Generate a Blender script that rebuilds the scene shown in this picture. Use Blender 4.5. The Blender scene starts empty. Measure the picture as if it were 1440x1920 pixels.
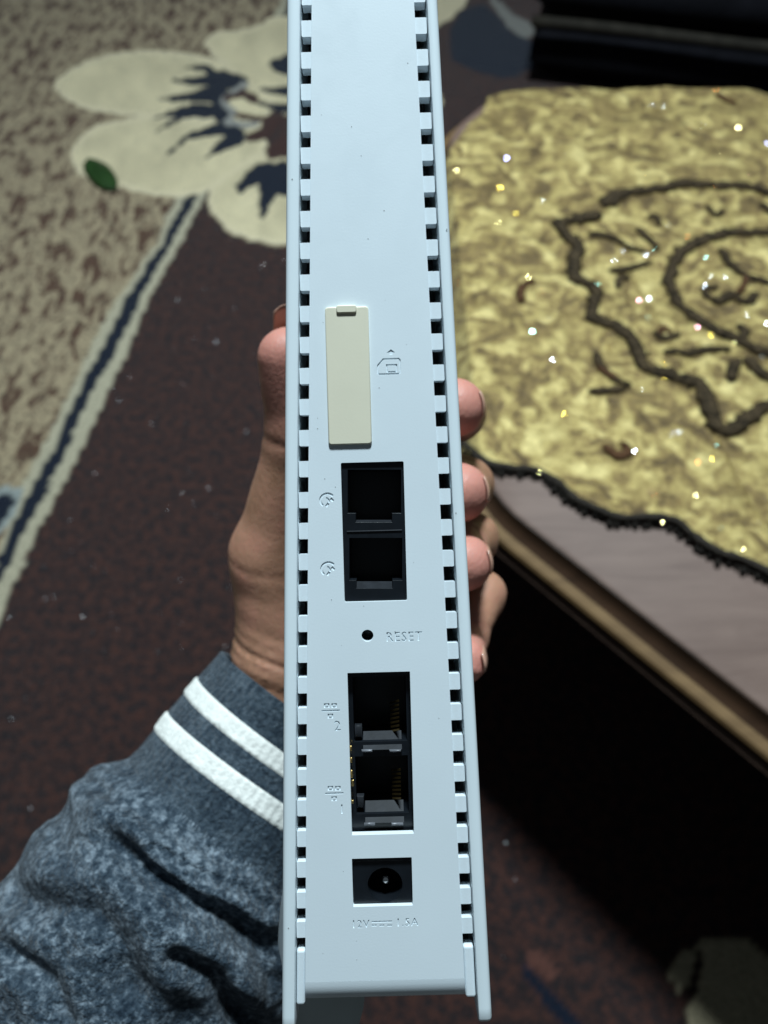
import bpy, math, random
import numpy as np
from mathutils import Matrix, Vector

random.seed(7)
rng = np.random.default_rng(11)
scene = bpy.context.scene
COL = scene.collection

# ------------------------------------------------------------------ camera
PITCH = math.radians(55)
CAM = np.array([0.0, 0.0, 1.0])
RIGHT = np.array([1.0, 0.0, 0.0])
UP = np.array([0.0, math.sin(PITCH), math.cos(PITCH)])
BACK = np.array([0.0, -math.cos(PITCH), math.sin(PITCH)])
FPX = 1441.0                                   # focal length in photo pixels
cam_d = bpy.data.cameras.new('camera')
cam = bpy.data.objects.new('camera', cam_d)
COL.objects.link(cam)
M = Matrix.Identity(4)
for i in range(3):
    M[i][0], M[i][1], M[i][2], M[i][3] = RIGHT[i], UP[i], BACK[i], CAM[i]
cam.matrix_world = M
cam_d.sensor_fit = 'VERTICAL'
cam_d.sensor_height = 36
cam_d.sensor_width = 27
cam_d.lens = FPX / 1920 * 36
cam_d.clip_start = 0.01
cam_d.clip_end = 60
cam_d.dof.use_dof = True
cam_d.dof.focus_distance = 0.146
cam_d.dof.aperture_fstop = 16.5
scene.camera = cam

# ------------------------------------------------------------------ light (a ceiling lamp in a dim room)
w = bpy.data.worlds.new('World')
scene.world = w
w.use_nodes = True
bg = w.node_tree.nodes['Background']
bg.inputs[0].default_value = (0.55, 0.68, 0.78, 1)
bg.inputs[1].default_value = 0.075
lamp_d = bpy.data.lights.new('ceiling_lamp', 'AREA')
lamp_d.shape = 'DISK'
lamp_d.size = 0.34
lamp_d.energy = 80
lamp_d.color = (0.80, 0.955, 1.02)
lamp = bpy.data.objects.new('ceiling_lamp', lamp_d)
LAMP = np.array([0.06, 0.98, 2.6])
lamp.location = LAMP
COL.objects.link(lamp)
scene.view_settings.view_transform = 'Standard'
scene.view_settings.look = 'None'
scene.view_settings.exposure = 0.0
scene.view_settings.gamma = 1
scene.cycles.max_bounces = 6
scene.cycles.use_denoising = True

# ------------------------------------------------------------------ helpers: measuring and meshes
def ray(px, py):
    return RIGHT * ((px - 720) / FPX) + UP * ((960 - py) / FPX) - BACK

def on_z(px, py, z):
    """point of the horizontal plane at height z measured at this photo point"""
    d = ray(px, py)
    return CAM + d * ((z - CAM[2]) / d[2])

def cw(p):
    """(right, up, depth) millimetres in front of the lens -> world metres"""
    p = np.atleast_2d(np.asarray(p, float)) * 0.001
    return CAM + p[:, :1] * RIGHT + p[:, 1:2] * UP - p[:, 2:3] * BACK

def mesh(name, verts, faces, mat=None, parent=None, smooth=False, link=True, local=None):
    me = bpy.data.meshes.new(name)
    me.from_pydata([tuple(map(float, v)) for v in verts], [], [tuple(map(int, f)) for f in faces])
    me.validate(); me.update()
    if smooth:
        me.polygons.foreach_set('use_smooth', [True] * len(me.polygons))
    if mat: me.materials.append(mat)
    if not link: return me
    return obj(name, me, parent, local)

def obj(name, data, parent=None, local=None):
    o = bpy.data.objects.new(name, data)
    COL.objects.link(o)
    if parent: o.parent = parent
    if local is not None: o.matrix_local = local
    return o

def tag(o, label, cat, group=None, kind=None):
    o['label'] = label; o['category'] = cat
    if group: o['group'] = group
    if kind: o['kind'] = kind
    return o

def recalc(me):
    import bmesh
    b = bmesh.new(); b.from_mesh(me)
    bmesh.ops.recalc_face_normals(b, faces=b.faces)
    b.to_mesh(me); b.free()

def autosmooth(o, deg=40):
    me = o.data
    me.polygons.foreach_set('use_smooth', [True] * len(me.polygons))
    try:
        me.set_sharp_from_angle(angle=math.radians(deg))
    except Exception:
        pass

class MB:
    """collects boxes and prisms into one mesh (millimetres in, metres out)"""
    def __init__(s): s.v = []; s.f = []
    def add(s, v, f):
        b = len(s.v); s.v += [tuple(x) for x in v]; s.f += [tuple(i + b for i in q) for q in f]
    def box(s, x0, x1, y0, y1, z0, z1, c=0.0):
        if c <= 0:
            s.prism([(x0, y0), (x1, y0), (x1, y1), (x0, y1)], z0, z1); return
        loops = [(c, z0), (0, z0 + c), (0, z1 - c), (c, z1)]
        v = []
        for ins, z in loops:
            v += [(x0 + ins, y0 + ins, z), (x1 - ins, y0 + ins, z), (x1 - ins, y1 - ins, z), (x0 + ins, y1 - ins, z)]
        f = [(3, 2, 1, 0), (12, 13, 14, 15)]
        for k in range(3):
            for i in range(4):
                j = (i + 1) % 4
                f.append((k * 4 + i, k * 4 + j, k * 4 + 4 + j, k * 4 + 4 + i))
        s.add(v, f)
    def prism(s, pts, z0, z1):
        n = len(pts)
        v = [(x, y, z0) for x, y in pts] + [(x, y, z1) for x, y in pts]
        f = [tuple(range(n - 1, -1, -1)), tuple(range(n, 2 * n))]
        f += [(i, (i + 1) % n, n + (i + 1) % n, n + i) for i in range(n)]
        s.add(v, f)
    def build(s, name, mat, parent=None, k=0.001, smooth=None, local=None):
        o = mesh(name, [tuple(c * k for c in v) for v in s.v], s.f, mat, parent, local=local)
        recalc(o.data)
        if smooth: autosmooth(o, smooth)
        return o

def loft(rings, closed=True, cap=True):
    n = len(rings[0]); v = [p for r in rings for p in r]; f = []
    for a in range(len(rings) - 1):
        for i in range(n if closed else n - 1):
            j = (i + 1) % n
            f.append((a * n + i, a * n + j, (a + 1) * n + j, (a + 1) * n + i))
    if cap and closed:
        f.append(tuple(range(n - 1, -1, -1)))
        f.append(tuple((len(rings) - 1) * n + i for i in range(n)))
    return v, f

def tube(path, rad, n=8, flat=1.0, upv=(0, 0, 1)):
    path = np.asarray(path, float); m = len(path)
    rad = np.broadcast_to(rad, (m,))
    t = np.gradient(path, axis=0); t /= np.linalg.norm(t, axis=1)[:, None] + 1e-12
    rings = []
    for i in range(m):
        side = np.cross(t[i], upv); side /= np.linalg.norm(side) + 1e-12
        u2 = np.cross(side, t[i])
        rings.append([path[i] + rad[i] * (math.cos(a) * side + flat * math.sin(a) * u2)
                      for a in np.linspace(0, 2 * math.pi, n, endpoint=False)])
    return loft(rings)

def smooth_path(pts, step):
    """Catmull-Rom through the points, resampled evenly"""
    p = np.asarray(pts, float)
    q = np.vstack([2 * p[0] - p[1], p, 2 * p[-1] - p[-2]])
    out = []
    for i in range(1, len(q) - 2):
        for t in np.linspace(0, 1, 14, endpoint=False):
            a, b, c, d = q[i - 1], q[i], q[i + 1], q[i + 2]
            out.append(0.5 * (2 * b + (c - a) * t + (2 * a - 5 * b + 4 * c - d) * t**2 + (3 * b - a - 3 * c + d) * t**3))
    out.append(q[-2]); out = np.array(out)
    s = np.r_[0, np.cumsum(np.linalg.norm(np.diff(out, axis=0), axis=1))]
    k = max(2, int(s[-1] / step) + 1)
    ss = np.linspace(0, s[-1], k)
    return np.stack([np.interp(ss, s, out[:, j]) for j in range(out.shape[1])], 1)

_tab = rng.random((64, 64, 64)) * 2 - 1
def vnoise(x, y, z=0.0):
    """smooth value noise for arrays"""
    x, y, z = np.broadcast_arrays(np.asarray(x, float), np.asarray(y, float), np.asarray(z, float))
    xi, yi, zi = np.floor(x).astype(int), np.floor(y).astype(int), np.floor(z).astype(int)
    f = lambda t: t * t * (3 - 2 * t)
    fx, fy, fz = f(x - xi), f(y - yi), f(z - zi)
    r = 0
    for a in (0, 1):
        for b in (0, 1):
            for c in (0, 1):
                r = r + _tab[(xi + a) % 64, (yi + b) % 64, (zi + c) % 64] * np.where(a, fx, 1 - fx) * np.where(b, fy, 1 - fy) * np.where(c, fz, 1 - fz)
    return r

def fbm(x, y, z=0.0, o=3):
    return sum(vnoise(x * 2**k + 7.3 * k, y * 2**k + 3.1 * k, np.asarray(z) * 2**k) * 0.5**k for k in range(o))

def in_poly(x, y, poly):
    p = np.asarray(poly, float); r = np.zeros(x.shape, bool); j = len(p) - 1
    for i in range(len(p)):
        xi, yi, xj, yj = p[i, 0], p[i, 1], p[j, 0], p[j, 1]
        c = ((yi > y) != (yj > y)) & (x < (xj - xi) * (y - yi) / (yj - yi + 1e-12) + xi)
        r ^= c; j = i
    return r

def seg_dist(x, y, a, b):
    dx, dy = b[0] - a[0], b[1] - a[1]
    t = np.clip(((x - a[0]) * dx + (y - a[1]) * dy) / (dx * dx + dy * dy + 1e-9), 0, 1)
    return np.hypot(x - a[0] - t * dx, y - a[1] - t * dy), t

# ------------------------------------------------------------------ helpers: materials
def nodes_of(name):
    m = bpy.data.materials.new(name); m.use_nodes = True
    nt = m.node_tree
    return m, nt, nt.nodes, nt.links, nt.nodes['Principled BSDF']

def rgb(c): return (c[0], c[1], c[2], 1)

def ramp(nt, pts, interp='LINEAR'):
    r = nt.nodes.new('ShaderNodeValToRGB'); e = r.color_ramp.elements
    r.color_ramp.interpolation = interp
    while len(e) < len(pts): e.new(0.5)
    for k, (p, c) in enumerate(pts):
        e[k].position = p; e[k].color = rgb(c) if len(c) == 3 else c
    return r

def noise(nt, scale, detail=3, rough=0.55, dist=0.0, vec=None, map_scale=None):
    t = nt.nodes.new('ShaderNodeTexNoise')
    t.inputs['Scale'].default_value = scale; t.inputs['Detail'].default_value = detail
    t.inputs['Roughness'].default_value = rough; t.inputs['Distortion'].default_value = dist
    if vec is None:
        tc = nt.nodes.new('ShaderNodeTexCoord'); vec = tc.outputs['Object']
    if map_scale:
        mp = nt.nodes.new('ShaderNodeMapping'); mp.inputs['Scale'].default_value = map_scale
        nt.links.new(vec, mp.inputs['Vector']); vec = mp.outputs['Vector']
    nt.links.new(vec, t.inputs['Vector'])
    return t

def bump(nt, height, strength, dist):
    b = nt.nodes.new('ShaderNodeBump'); b.inputs['Strength'].default_value = strength
    b.inputs['Distance'].default_value = dist
    nt.links.new(height, b.inputs['Height'])
    nt.links.new(b.outputs['Normal'], nt.nodes['Principled BSDF'].inputs['Normal'])
    return b

def simple(name, col, rough=0.5, metal=0.0, spec=0.5, var=0.0, vscale=60, bscale=None, bstr=0.2, bdist=0.0001, coat=0):
    m, nt, N, L, P = nodes_of(name)
    P.inputs['Base Color'].default_value = rgb(col); P.inputs['Roughness'].default_value = rough
    P.inputs['Metallic'].default_value = metal; P.inputs['Specular IOR Level'].default_value = spec
    if coat: P.inputs['Coat Weight'].default_value = coat
    if var:
        t = noise(nt, vscale, 4)
        r = ramp(nt, [(0.3, [c * (1 - var) for c in col]), (0.7, [min(1, c * (1 + var)) for c in col])])
        L.new(t.outputs['Fac'], r.inputs['Fac']); L.new(r.outputs['Color'], P.inputs['Base Color'])
    if bscale:
        t = noise(nt, bscale, 3); bump(nt, t.outputs['Fac'], bstr, bdist)
    return m

WHITE = simple('white_plastic', (0.68, 0.75, 0.795), 0.42, spec=0.4, var=0.025, vscale=25, bscale=2600, bstr=0.16, bdist=0.00008)
def smudge(m):
    nt = m.node_tree; t = noise(nt, 90, 5, 0.7, 0.8); r = ramp(nt, [(0.35, (0.36, 0.36, 0.36)), (0.7, (0.56, 0.56, 0.56))])
    nt.links.new(t.outputs['Fac'], r.inputs['Fac']); nt.links.new(r.outputs['Color'], nt.nodes['Principled BSDF'].inputs['Roughness'])
smudge(WHITE)
SHELL = simple('white_shell_plastic', (0.71, 0.79, 0.83), 0.34, spec=0.45, var=0.02, vscale=18, bscale=1800, bstr=0.08, bdist=0.00006)
CREAM = simple('cream_rubber', (0.70, 0.66, 0.52), 0.5, spec=0.35, var=0.04, vscale=50, bscale=2200, bstr=0.15, bdist=0.00008)
BLACK = simple('black_plastic', (0.006, 0.008, 0.011), 0.32, spec=0.5, var=0.2, vscale=300, bscale=1500, bstr=0.2, bdist=0.0001)
GREYP = simple('dark_grey_plastic', (0.016, 0.018, 0.022), 0.6, spec=0.2, var=0.25, vscale=500, bscale=1500, bstr=0.3, bdist=0.0001)
CHASSIS = simple('inner_chassis_plastic', (0.035, 0.045, 0.05), 0.55, var=0.2, vscale=120)
GOLD = simple('gold_contact', (0.75, 0.52, 0.2), 0.3, metal=1, var=0.1, vscale=400)
STEEL = simple('bright_steel', (0.8, 0.8, 0.8), 0.18, metal=1, var=0.05, vscale=300)
FOOT = simple('grey_foot_plastic', (0.5, 0.54, 0.52), 0.6, var=0.08, vscale=60)

# ================================================================== SETTING: floor, carpet, table
ZT = 0.45                                             # height of the table top
FLOORM = simple('floor_tile', (0.25, 0.23, 0.2), 0.5, var=0.15, vscale=4)
fl = mesh('floor', [(-6, -4, -0.012), (6, -4, -0.012), (6, 8, -0.012), (-6, 8, -0.012)], [(0, 1, 2, 3)], FLOORM)
fl['kind'] = 'structure'

def build_carpet():
    step = 0.006
    xs = np.arange(-1.75, 1.75, step); ys = np.arange(-0.45, 3.1, step)
    X, Y = np.meshgrid(xs, ys)
    # where each tuft sits in the woven design (the design was measured off the photograph)
    d = np.stack([X, Y, np.zeros_like(X)], -1) - CAM
    zc = -(d @ BACK)
    zc = np.maximum(zc, 0.05)
    U = 720 + FPX * (d @ RIGHT) / zc; V = 960 - FPX * (d @ UP) / zc
    wob = 2.2
    U = U + wob * fbm(X * 60, Y * 60, 1.0, 2); V = V + wob * fbm(X * 60, Y * 60, 5.0, 2)
    MAR = np.array([0.072, 0.029, 0.022]); BEI = np.array([0.44, 0.345, 0.215]); PET = np.array([0.82, 0.70, 0.46])
    NAV = np.array([0.005, 0.010, 0.024]); LIN = np.array([0.50, 0.45, 0.32]); BRN = np.array([0.055, 0.022, 0.018])
    col = np.broadcast_to(MAR, X.shape + (3,)).copy()
    fleck = np.zeros(X.shape); mar = np.ones(X.shape); h = np.zeros(X.shape)
    def put(mask, c, hh=0.0, fl_=0.0):
        col[mask] = c; fleck[mask] = fl_; mar[mask] = 0.0; h[mask] = hh
    # the field left of the border band
    E = lambda pts: np.interp(V, [p[1] for p in pts], [p[0] for p in pts])
    l0 = [(560, -60), (540, -20), (325, 385), (291, 460), (219, 565), (173, 644), (131, 740), (79, 840), (48, 902), (0, 1029), (-190, 1430), (-420, 1900)]
    l1 = [(566, -60), (551, -12), (343, 385), (302, 460), (236, 565), (181, 670), (142, 749), (94, 854), (52, 932), (0, 1042), (-180, 1440), (-405, 1910)]
    l2 = [(590, -50), (572, -5), (364, 385), (319, 460), (262, 565), (205, 680), (171, 740), (120, 854), (79, 941), (0, 1090), (-150, 1400), (-390, 1900)]
    l3 = [(606, -45), (588, 0), (383, 375), (337, 460), (278, 569), (219, 705), (177, 797), (118, 911), (57, 1029), (0, 1160), (-130, 1440), (-340, 1900)]
    wv = 3.2 * np.sin(Y * 40) * np.sin(Y * 17)
    left = U < E(l0)
    put(left & (V < 3000), BEI, 0.003, 1.0)
    put((U >= E(l0) + wv * .4) & (U < E(l1) + wv), LIN, 0.004)
    put((U >= E(l1) + wv) & (U < E(l2) + wv), NAV, 0.001)
    put((U >= E(l2) + wv) & (U < E(l3) + wv * .6), LIN, 0.004)
    # pale edged navy leaf by the band
    lf = [(-80, 925), (-30, 917), (20, 912), (48, 920), (38, 945), (18, 985), (-10, 1010), (-90, 1010)]
    put(in_poly(U, V, lf), np.array([0.33, 0.36, 0.34]), 0.003)
    lf2 = [(-90, 935), (-20, 932), (22, 930), (30, 942), (8, 978), (-14, 1000), (-90, 1000)]
    put(in_poly(U, V, lf2), NAV, 0.001)
    # big flower
    petals = [
        [(100, 166), (106, 150), (130, 132), (165, 116), (205, 103), (260, 96), (320, 97), (385, 107), (440, 122), (520, 180), (500, 240), (360, 228), (270, 222), (205, 214), (160, 206), (125, 190)],
        [(132, 300), (136, 280), (152, 258), (182, 237), (230, 225), (290, 218), (380, 222), (500, 240), (500, 300), (440, 335), (405, 350), (375, 366), (335, 372), (290, 368), (235, 355), (190, 345), (150, 330)],
        [(382, 84), (388, 72), (405, 62), (440, 58), (478, 52), (505, 36), (545, 28), (600, 20), (680, 60), (640, 170), (540, 220), (450, 150), (400, 108)],
        [(388, 372), (398, 350), (420, 330), (480, 290), (560, 280), (640, 300), (690, 350), (680, 410), (630, 450), (570, 463), (515, 461), (465, 451), (422, 430), (396, 402)],
        [(560, 210), (640, 120), (740, 90), (800, 120), (830, 190), (800, 260), (700, 290), (600, 280)],
    ]
    for p in petals:
        pin = np.asarray(p, float); c = pin.mean(0)
        ip = in_poly(U, V, p)
        put(ip, PET, 0.005)
        ed = np.full(X.shape, 1e9)
        for i_ in range(len(p)):
            e_, _ = seg_dist(U, V, p[i_], p[(i_ + 1) % len(p)]); ed = np.minimum(ed, e_)
        inner = ip & (ed > 9)
        tone = 0.80 + 0.10 * fbm(U * 0.03, V * 0.03, 4.0, 2)
        col[inner] = (np.array([0.85, 0.725, 0.46])[None] * tone[inner][:, None] * 1.12)
    # navy brush strokes of the flower: polyline, start width, end width
    def stroke(pts, w0, w1, c, hh=0.001):
        pts = np.asarray(pts, float); L = np.r_[0, np.cumsum(np.hypot(*np.diff(pts, axis=0).T))]
        m = np.zeros(X.shape, bool)
        for i in range(len(pts) - 1):
            dd, t = seg_dist(U, V, pts[i], pts[i + 1])
            f = (L[i] + t * (L[i + 1] - L[i])) / L[-1]
            m |= dd < (w0 + (w1 - w0) * f) * 0.6
        put(m, c, hh)
    S = lambda a: [(280 + x / 4.8, 60 + y / 4.8) for x, y in a]
    stroke(S([(640, 430), (500, 330), (330, 320)]), 20, 3, NAV)
    stroke(S([(640, 440), (420, 450), (220, 440)]), 24, 4, NAV)
    stroke(S([(640, 540), (480, 580), (330, 600), (100, 605)]), 28, 3, NAV)
    stroke(S([(660, 720), (440, 715), (270, 735)]), 24, 19, NAV)
    stroke(S([(300, 730), (180, 745), (40, 785)]), 15, 2, NAV)
    stroke(S([(300, 760), (180, 830), (80, 905)]), 11, 2, NAV)
    stroke(S([(700, 880), (500, 900), (330, 960), (160, 1110)]), 20, 3, NAV)
    stroke(S([(800, 950), (640, 1040), (520, 1140)]), 26, 4, NAV)
    stroke(S([(820, 470), (660, 420), (600, 560), (650, 760), (800, 950)]), 26, 22, NAV)
    stroke(S([(1200, 1300), (1000, 1270), (820, 1400)]), 46, 13, NAV)
    stroke(S([(820, 1400), (820, 1450)]), 14, 9, NAV)
    stroke(S([(1080, 1290), (1060, 1480), (1020, 1650)]), 42, 10, NAV)
    stroke(S([(1120, 1300), (1170, 1400), (1240, 1420)]), 40, 22, NAV)
    stroke(S([(1150, 300), (1240, 300)]), 22, 34, NAV)
    stroke(S([(1000, 520), (1110, 540), (1260, 530)]), 6, 16, NAV)
    stroke(S([(990, 640), (1120, 680), (1260, 690)]), 5, 16, NAV)
    PALE = np.array([0.34, 0.33, 0.30])
    stroke(S([(860, 480), (660, 620), (760, 740), (700, 810), (860, 850), (970, 830)]), 11, 9, PALE, 0.004)
    stroke(S([(700, 600), (840, 550), (950, 610)]), 10, 14, BRN)
    stroke(S([(790, 750), (900, 775), (1200, 790)]), 9, 8, BRN)
    stroke(S([(910, 960), (1020, 920), (1100, 820)]), 14, 24, BRN)
    stroke(S([(1110, 1080), (1240, 1030)]), 24, 40, BRN)
    # motifs right of the router, beyond the table
    put(in_poly(U, V, [(815, -60), (905, -60), (872, 10), (845, 36), (815, 55)]), PET * 0.8, 0.004)
    put(in_poly(U, V, [(842, 60), (862, 22), (905, 5), (925, 20), (960, 60), (1010, 82), (1030, 100), (1000, 128), (950, 150), (880, 130), (845, 110)]), NAV, 0.001)
    stroke([(925, 0), (960, 42), (985, 55)], 10, 26, PALE * 0.6)
    stroke([(1000, 105), (1040, 88)], 8, 20, PALE * 0.5)
    # flower under the near end of the table
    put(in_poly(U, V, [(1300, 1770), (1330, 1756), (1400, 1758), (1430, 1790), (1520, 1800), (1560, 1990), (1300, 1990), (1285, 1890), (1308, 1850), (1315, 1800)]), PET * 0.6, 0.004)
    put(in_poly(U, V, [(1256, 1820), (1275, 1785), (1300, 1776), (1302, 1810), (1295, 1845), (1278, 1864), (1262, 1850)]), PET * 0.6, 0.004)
    stroke([(985, 1815), (1010, 1850), (1050, 1895), (1120, 1960)], 18, 28, NAV)
    stroke([(1005, 1800), (1034, 1822)], 30, 26, MAR * 1.6)
    z = h * 0.6 + 0.0006 * fbm(X * 90, Y * 90, 2.0, 2)
    n0, n1 = X.shape
    verts = np.stack([X, Y, z], -1).reshape(-1, 3)
    idx = np.arange(n0 * n1).reshape(n0, n1)
    faces = np.stack([idx[:-1, :-1], idx[:-1, 1:], idx[1:, 1:], idx[1:, :-1]], -1).reshape(-1, 4)
    me = bpy.data.meshes.new('carpet')
    me.vertices.add(len(verts)); me.vertices.foreach_set('co', verts.ravel())
    me.loops.add(faces.size); me.loops.foreach_set('vertex_index', faces.ravel().astype(np.int32))
    me.polygons.add(len(faces)); me.polygons.foreach_set('loop_start', np.arange(0, faces.size, 4, dtype=np.int32))
    me.polygons.foreach_set('use_smooth', np.ones(len(faces), bool))
    me.update(); me.validate()
    a = me.color_attributes.new('dye', 'FLOAT_COLOR', 'POINT')
    a.data.foreach_set('color', np.concatenate([col, np.ones(col.shape[:2] + (1,))], -1).reshape(-1).astype(np.float32))
    for nm, arr in (('fleck', fleck), ('maroon', mar)):
        a = me.attributes.new(nm, 'FLOAT', 'POINT'); a.data.foreach_set('value', arr.ravel().astype(np.float32))
    m, nt, N, L, P = nodes_of('carpet_pile')
    at = N.new('ShaderNodeAttribute'); at.attribute_name = 'dye'
    af = N.new('ShaderNodeAttribute'); af.attribute_name = 'fleck'
    am = N.new('ShaderNodeAttribute'); am.attribute_name = 'maroon'
    # brown curls of the beige field
    t1 = noise(nt, 46, 3, 0.6, 0.8, map_scale=(1.0, 0.36, 1.0))
    r1 = ramp(nt, [(0.495, (0, 0, 0)), (0.585, (0.95, 0.95, 0.95))]); L.new(t1.outputs['Fac'], r1.inputs['Fac'])
    t2 = noise(nt, 120, 2, 0.6); r2 = ramp(nt, [(0.52, (0.0, 0.0, 0.0)), (0.66, (0.85, 0.85, 0.85))]); L.new(t2.outputs['Fac'], r2.inputs['Fac'])
    mul = N.new('ShaderNodeMath'); mul.operation = 'MULTIPLY'
    L.new(r1.outputs['Color'], mul.inputs[0]); L.new(af.outputs['Fac'], mul.inputs[1])
    mx = N.new('ShaderNodeMixRGB'); mx.inputs['Color2'].default_value = rgb((0.095, 0.042, 0.026))
    L.new(mul.outputs[0], mx.inputs['Fac']); L.new(at.outputs['Color'], mx.inputs['Color1'])
    mul3 = N.new('ShaderNodeMath'); mul3.operation = 'MULTIPLY'
    L.new(r2.outputs['Color'], mul3.inputs[0]); L.new(af.outputs['Fac'], mul3.inputs[1])
    mx3 = N.new('ShaderNodeMixRGB'); mx3.inputs['Color2'].default_value = rgb((0.075, 0.052, 0.036))
    L.new(mul3.outputs[0], mx3.inputs['Fac']); L.new(mx.outputs['Color'], mx3.inputs['Color1'])
    # maroon mottling
    t3 = noise(nt, 75, 4, 0.65); r3 = ramp(nt, [(0.40, (0.1, 0.1, 0.1)), (0.60, (0.95, 0.95, 0.95))]); L.new(t3.outputs['Fac'], r3.inputs['Fac'])
    mul2 = N.new('ShaderNodeMath'); mul2.operation = 'MULTIPLY'
    L.new(r3.outputs['Color'], mul2.inputs[0]); L.new(am.outputs['Fac'], mul2.inputs[1])
    mx2 = N.new('ShaderNodeMixRGB'); mx2.inputs['Color2'].default_value = rgb((0.018, 0.014, 0.016))
    L.new(mul2.outputs[0], mx2.inputs['Fac']); L.new(mx3.outputs['Color'], mx2.inputs['Color1'])
    # tuft grain
    t4 = noise(nt, 260, 2, 0.7)
    r4 = ramp(nt, [(0.25, (0.62, 0.62, 0.62)), (0.75, (1.25, 1.25, 1.25))]); L.new(t4.outputs['Fac'], r4.inputs['Fac'])
    mg = N.new('ShaderNodeMixRGB'); mg.blend_type = 'MULTIPLY'; mg.inputs['Fac'].default_value = 1
    L.new(mx2.outputs['Color'], mg.inputs['Color1']); L.new(r4.outputs['Color'], mg.inputs['Color2'])
    L.new(mg.outputs['Color'], P.inputs['Base Color'])
    P.inputs['Roughness'].default_value = 0.9; P.inputs['Specular IOR Level'].default_value = 0.15
    P.inputs['Sheen Weight'].default_value = 0.1
    bump(nt, t4.outputs['Fac'], 1.0, 0.006)
    me.materials.append(m)
    o = obj('carpet', me)
    tag(o, 'patterned carpet with pale petal flower, navy band and maroon and beige fields', 'carpet')
    # lurex glitter in the dark pile: little foil flakes lying at slightly different tilts
    vs, fs = [], []
    spots = []
    while len(spots) < 330:
        x, y = rng.uniform(-0.75, 0.16), rng.uniform(0.02, 1.7)
        i, j = int((y - ys[0]) / step), int((x - xs[0]) / step)
        if mar[i, j] > 0.5: spots.append((x, y))
    for x, y in spots:
        p = np.array([x, y, 0.006])
        hv = (CAM - p) / np.linalg.norm(CAM - p) + (LAMP - p) / np.linalg.norm(LAMP - p); hv /= np.linalg.norm(hv)
        hv = hv + rng.normal(0, 0.2, 3); hv /= np.linalg.norm(hv)
        a = np.cross(hv, (1, 0, 0)); a /= np.linalg.norm(a); b = np.cross(hv, a)
        s = rng.uniform(0.0003, 0.0008); k = len(vs)
        vs += [p - s * a, p - s * b, p + s * a, p + s * b, p - hv * 0.0006]
        fs += [(k, k + 1, k + 2, k + 3), (k + 1, k, k + 4), (k + 2, k + 1, k + 4), (k + 3, k + 2, k + 4), (k, k + 3, k + 4)]
    FOIL = simple('lurex_foil', (0.75, 0.75, 0.78), 0.34, metal=1, var=0.1, vscale=900)
    g = mesh('glitter_thread', vs, fs, FOIL, o); g['kind'] = 'stuff'
    return o
carpet = build_carpet()

# ---- the table: chamfered near corner, moulded edge
def xy(px, py, z=ZT): return on_z(px, py, z)[:2]
TA, TB = xy(905, 917), xy(1440, 1334)
dirn = (TB - TA) / np.linalg.norm(TB - TA)
TB2 = TA + dirn * 0.95
far_l = xy(838, 250)
TC = np.array([far_l[0] - 0.0, far_l[1]])
TD = xy(935, 172); TE = np.array([TB2[0] + 0.55, TD[1] - 0.02]); TF = np.array([TB2[0] + 0.55, TB2[1]])
outline = [TA, TB2, TF, TE, TD, TC]
def round_poly(pts, r, n=8):
    out = []
    k = len(pts)
    for i in range(k):
        p, a, b = pts[i], pts[i - 1], pts[(i + 1) % k]
        da = (a - p) / np.linalg.norm(a - p); db = (b - p) / np.linalg.norm(b - p)
        p0, p1 = p + da * r, p + db * r
        for t in np.linspace(0, 1, n):
            out.append((1 - t)**2 * p0 + 2 * t * (1 - t) * p + t * t * p1)
    return np.array(out)
ol = round_poly(outline, 0.05)
def offset_poly(p, d):
    a = np.roll(p, 1, 0); b = np.roll(p, -1, 0)
    t = b - a; t /= np.linalg.norm(t, axis=1)[:, None]
    return p + d * np.stack([t[:, 1], -t[:, 0]], 1)
# orientation: make +d point outwards
area = 0.5 * np.sum(ol[:, 0] * np.roll(ol[:, 1], -1) - np.roll(ol[:, 0], -1) * ol[:, 1])
SG = 1.0 if area > 0 else -1.0

def wood(name, c0, c1, rough, coat=0.0):
    m, nt, N, L, P = nodes_of(name)
    t = noise(nt, 9, 6, 0.62, 1.2, map_scale=(1, 5, 1)); r = ramp(nt, [(0.3, c0), (0.7, c1)])
    L.new(t.outputs['Fac'], r.inputs['Fac']); L.new(r.outputs['Color'], P.inputs['Base Color'])
    P.inputs['Roughness'].default_value = rough; P.inputs['Specular IOR Level'].default_value = 0.25
    P.inputs['Coat Weight'].default_value = coat; P.inputs['Coat Roughness'].default_value = 0.25
    t2 = noise(nt, 180, 4, map_scale=(1, 3, 1)); bump(nt, t2.outputs['Fac'], 0.25, 0.0006)
    return m
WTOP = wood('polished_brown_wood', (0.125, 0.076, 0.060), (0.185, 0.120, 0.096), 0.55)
WCOVE = wood('shaded_brown_wood', (0.035, 0.018, 0.01), (0.06, 0.03, 0.016), 0.5)  # shadow in the cove and groove put into a darker wood colour
WLIP = wood('tan_lip_wood', (0.12, 0.068, 0.028), (0.20, 0.12, 0.052), 0.7)
table = bpy.data.objects.new('table', None); COL.objects.link(table)
table.location = (float(ol[:, 0].mean()), float(ol[:, 1].mean()), 0)
tag(table, 'brown wooden table with a moulded edge half covered by the gold cloth', 'table')
tinv = Matrix.Translation(-Vector(table.location))
def ring(d, z): return [(p[0], p[1], z) for p in offset_poly(ol, SG * d)]
def profile(name, prof, mat, cap=False):
    prof = [(d * 0.62 if d > 0 else d, ZT - (ZT - z) * 0.56) for d, z in prof]
    v, f = loft([ring(d, z) for d, z in prof], True, cap)
    o = mesh(name, v, f, mat, table, local=tinv); recalc(o.data); autosmooth(o, 35); return o
profile('tabletop', [(-0.004, ZT - 0.02), (-0.001, ZT - 0.003), (-0.004, ZT)], WTOP, True)
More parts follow.
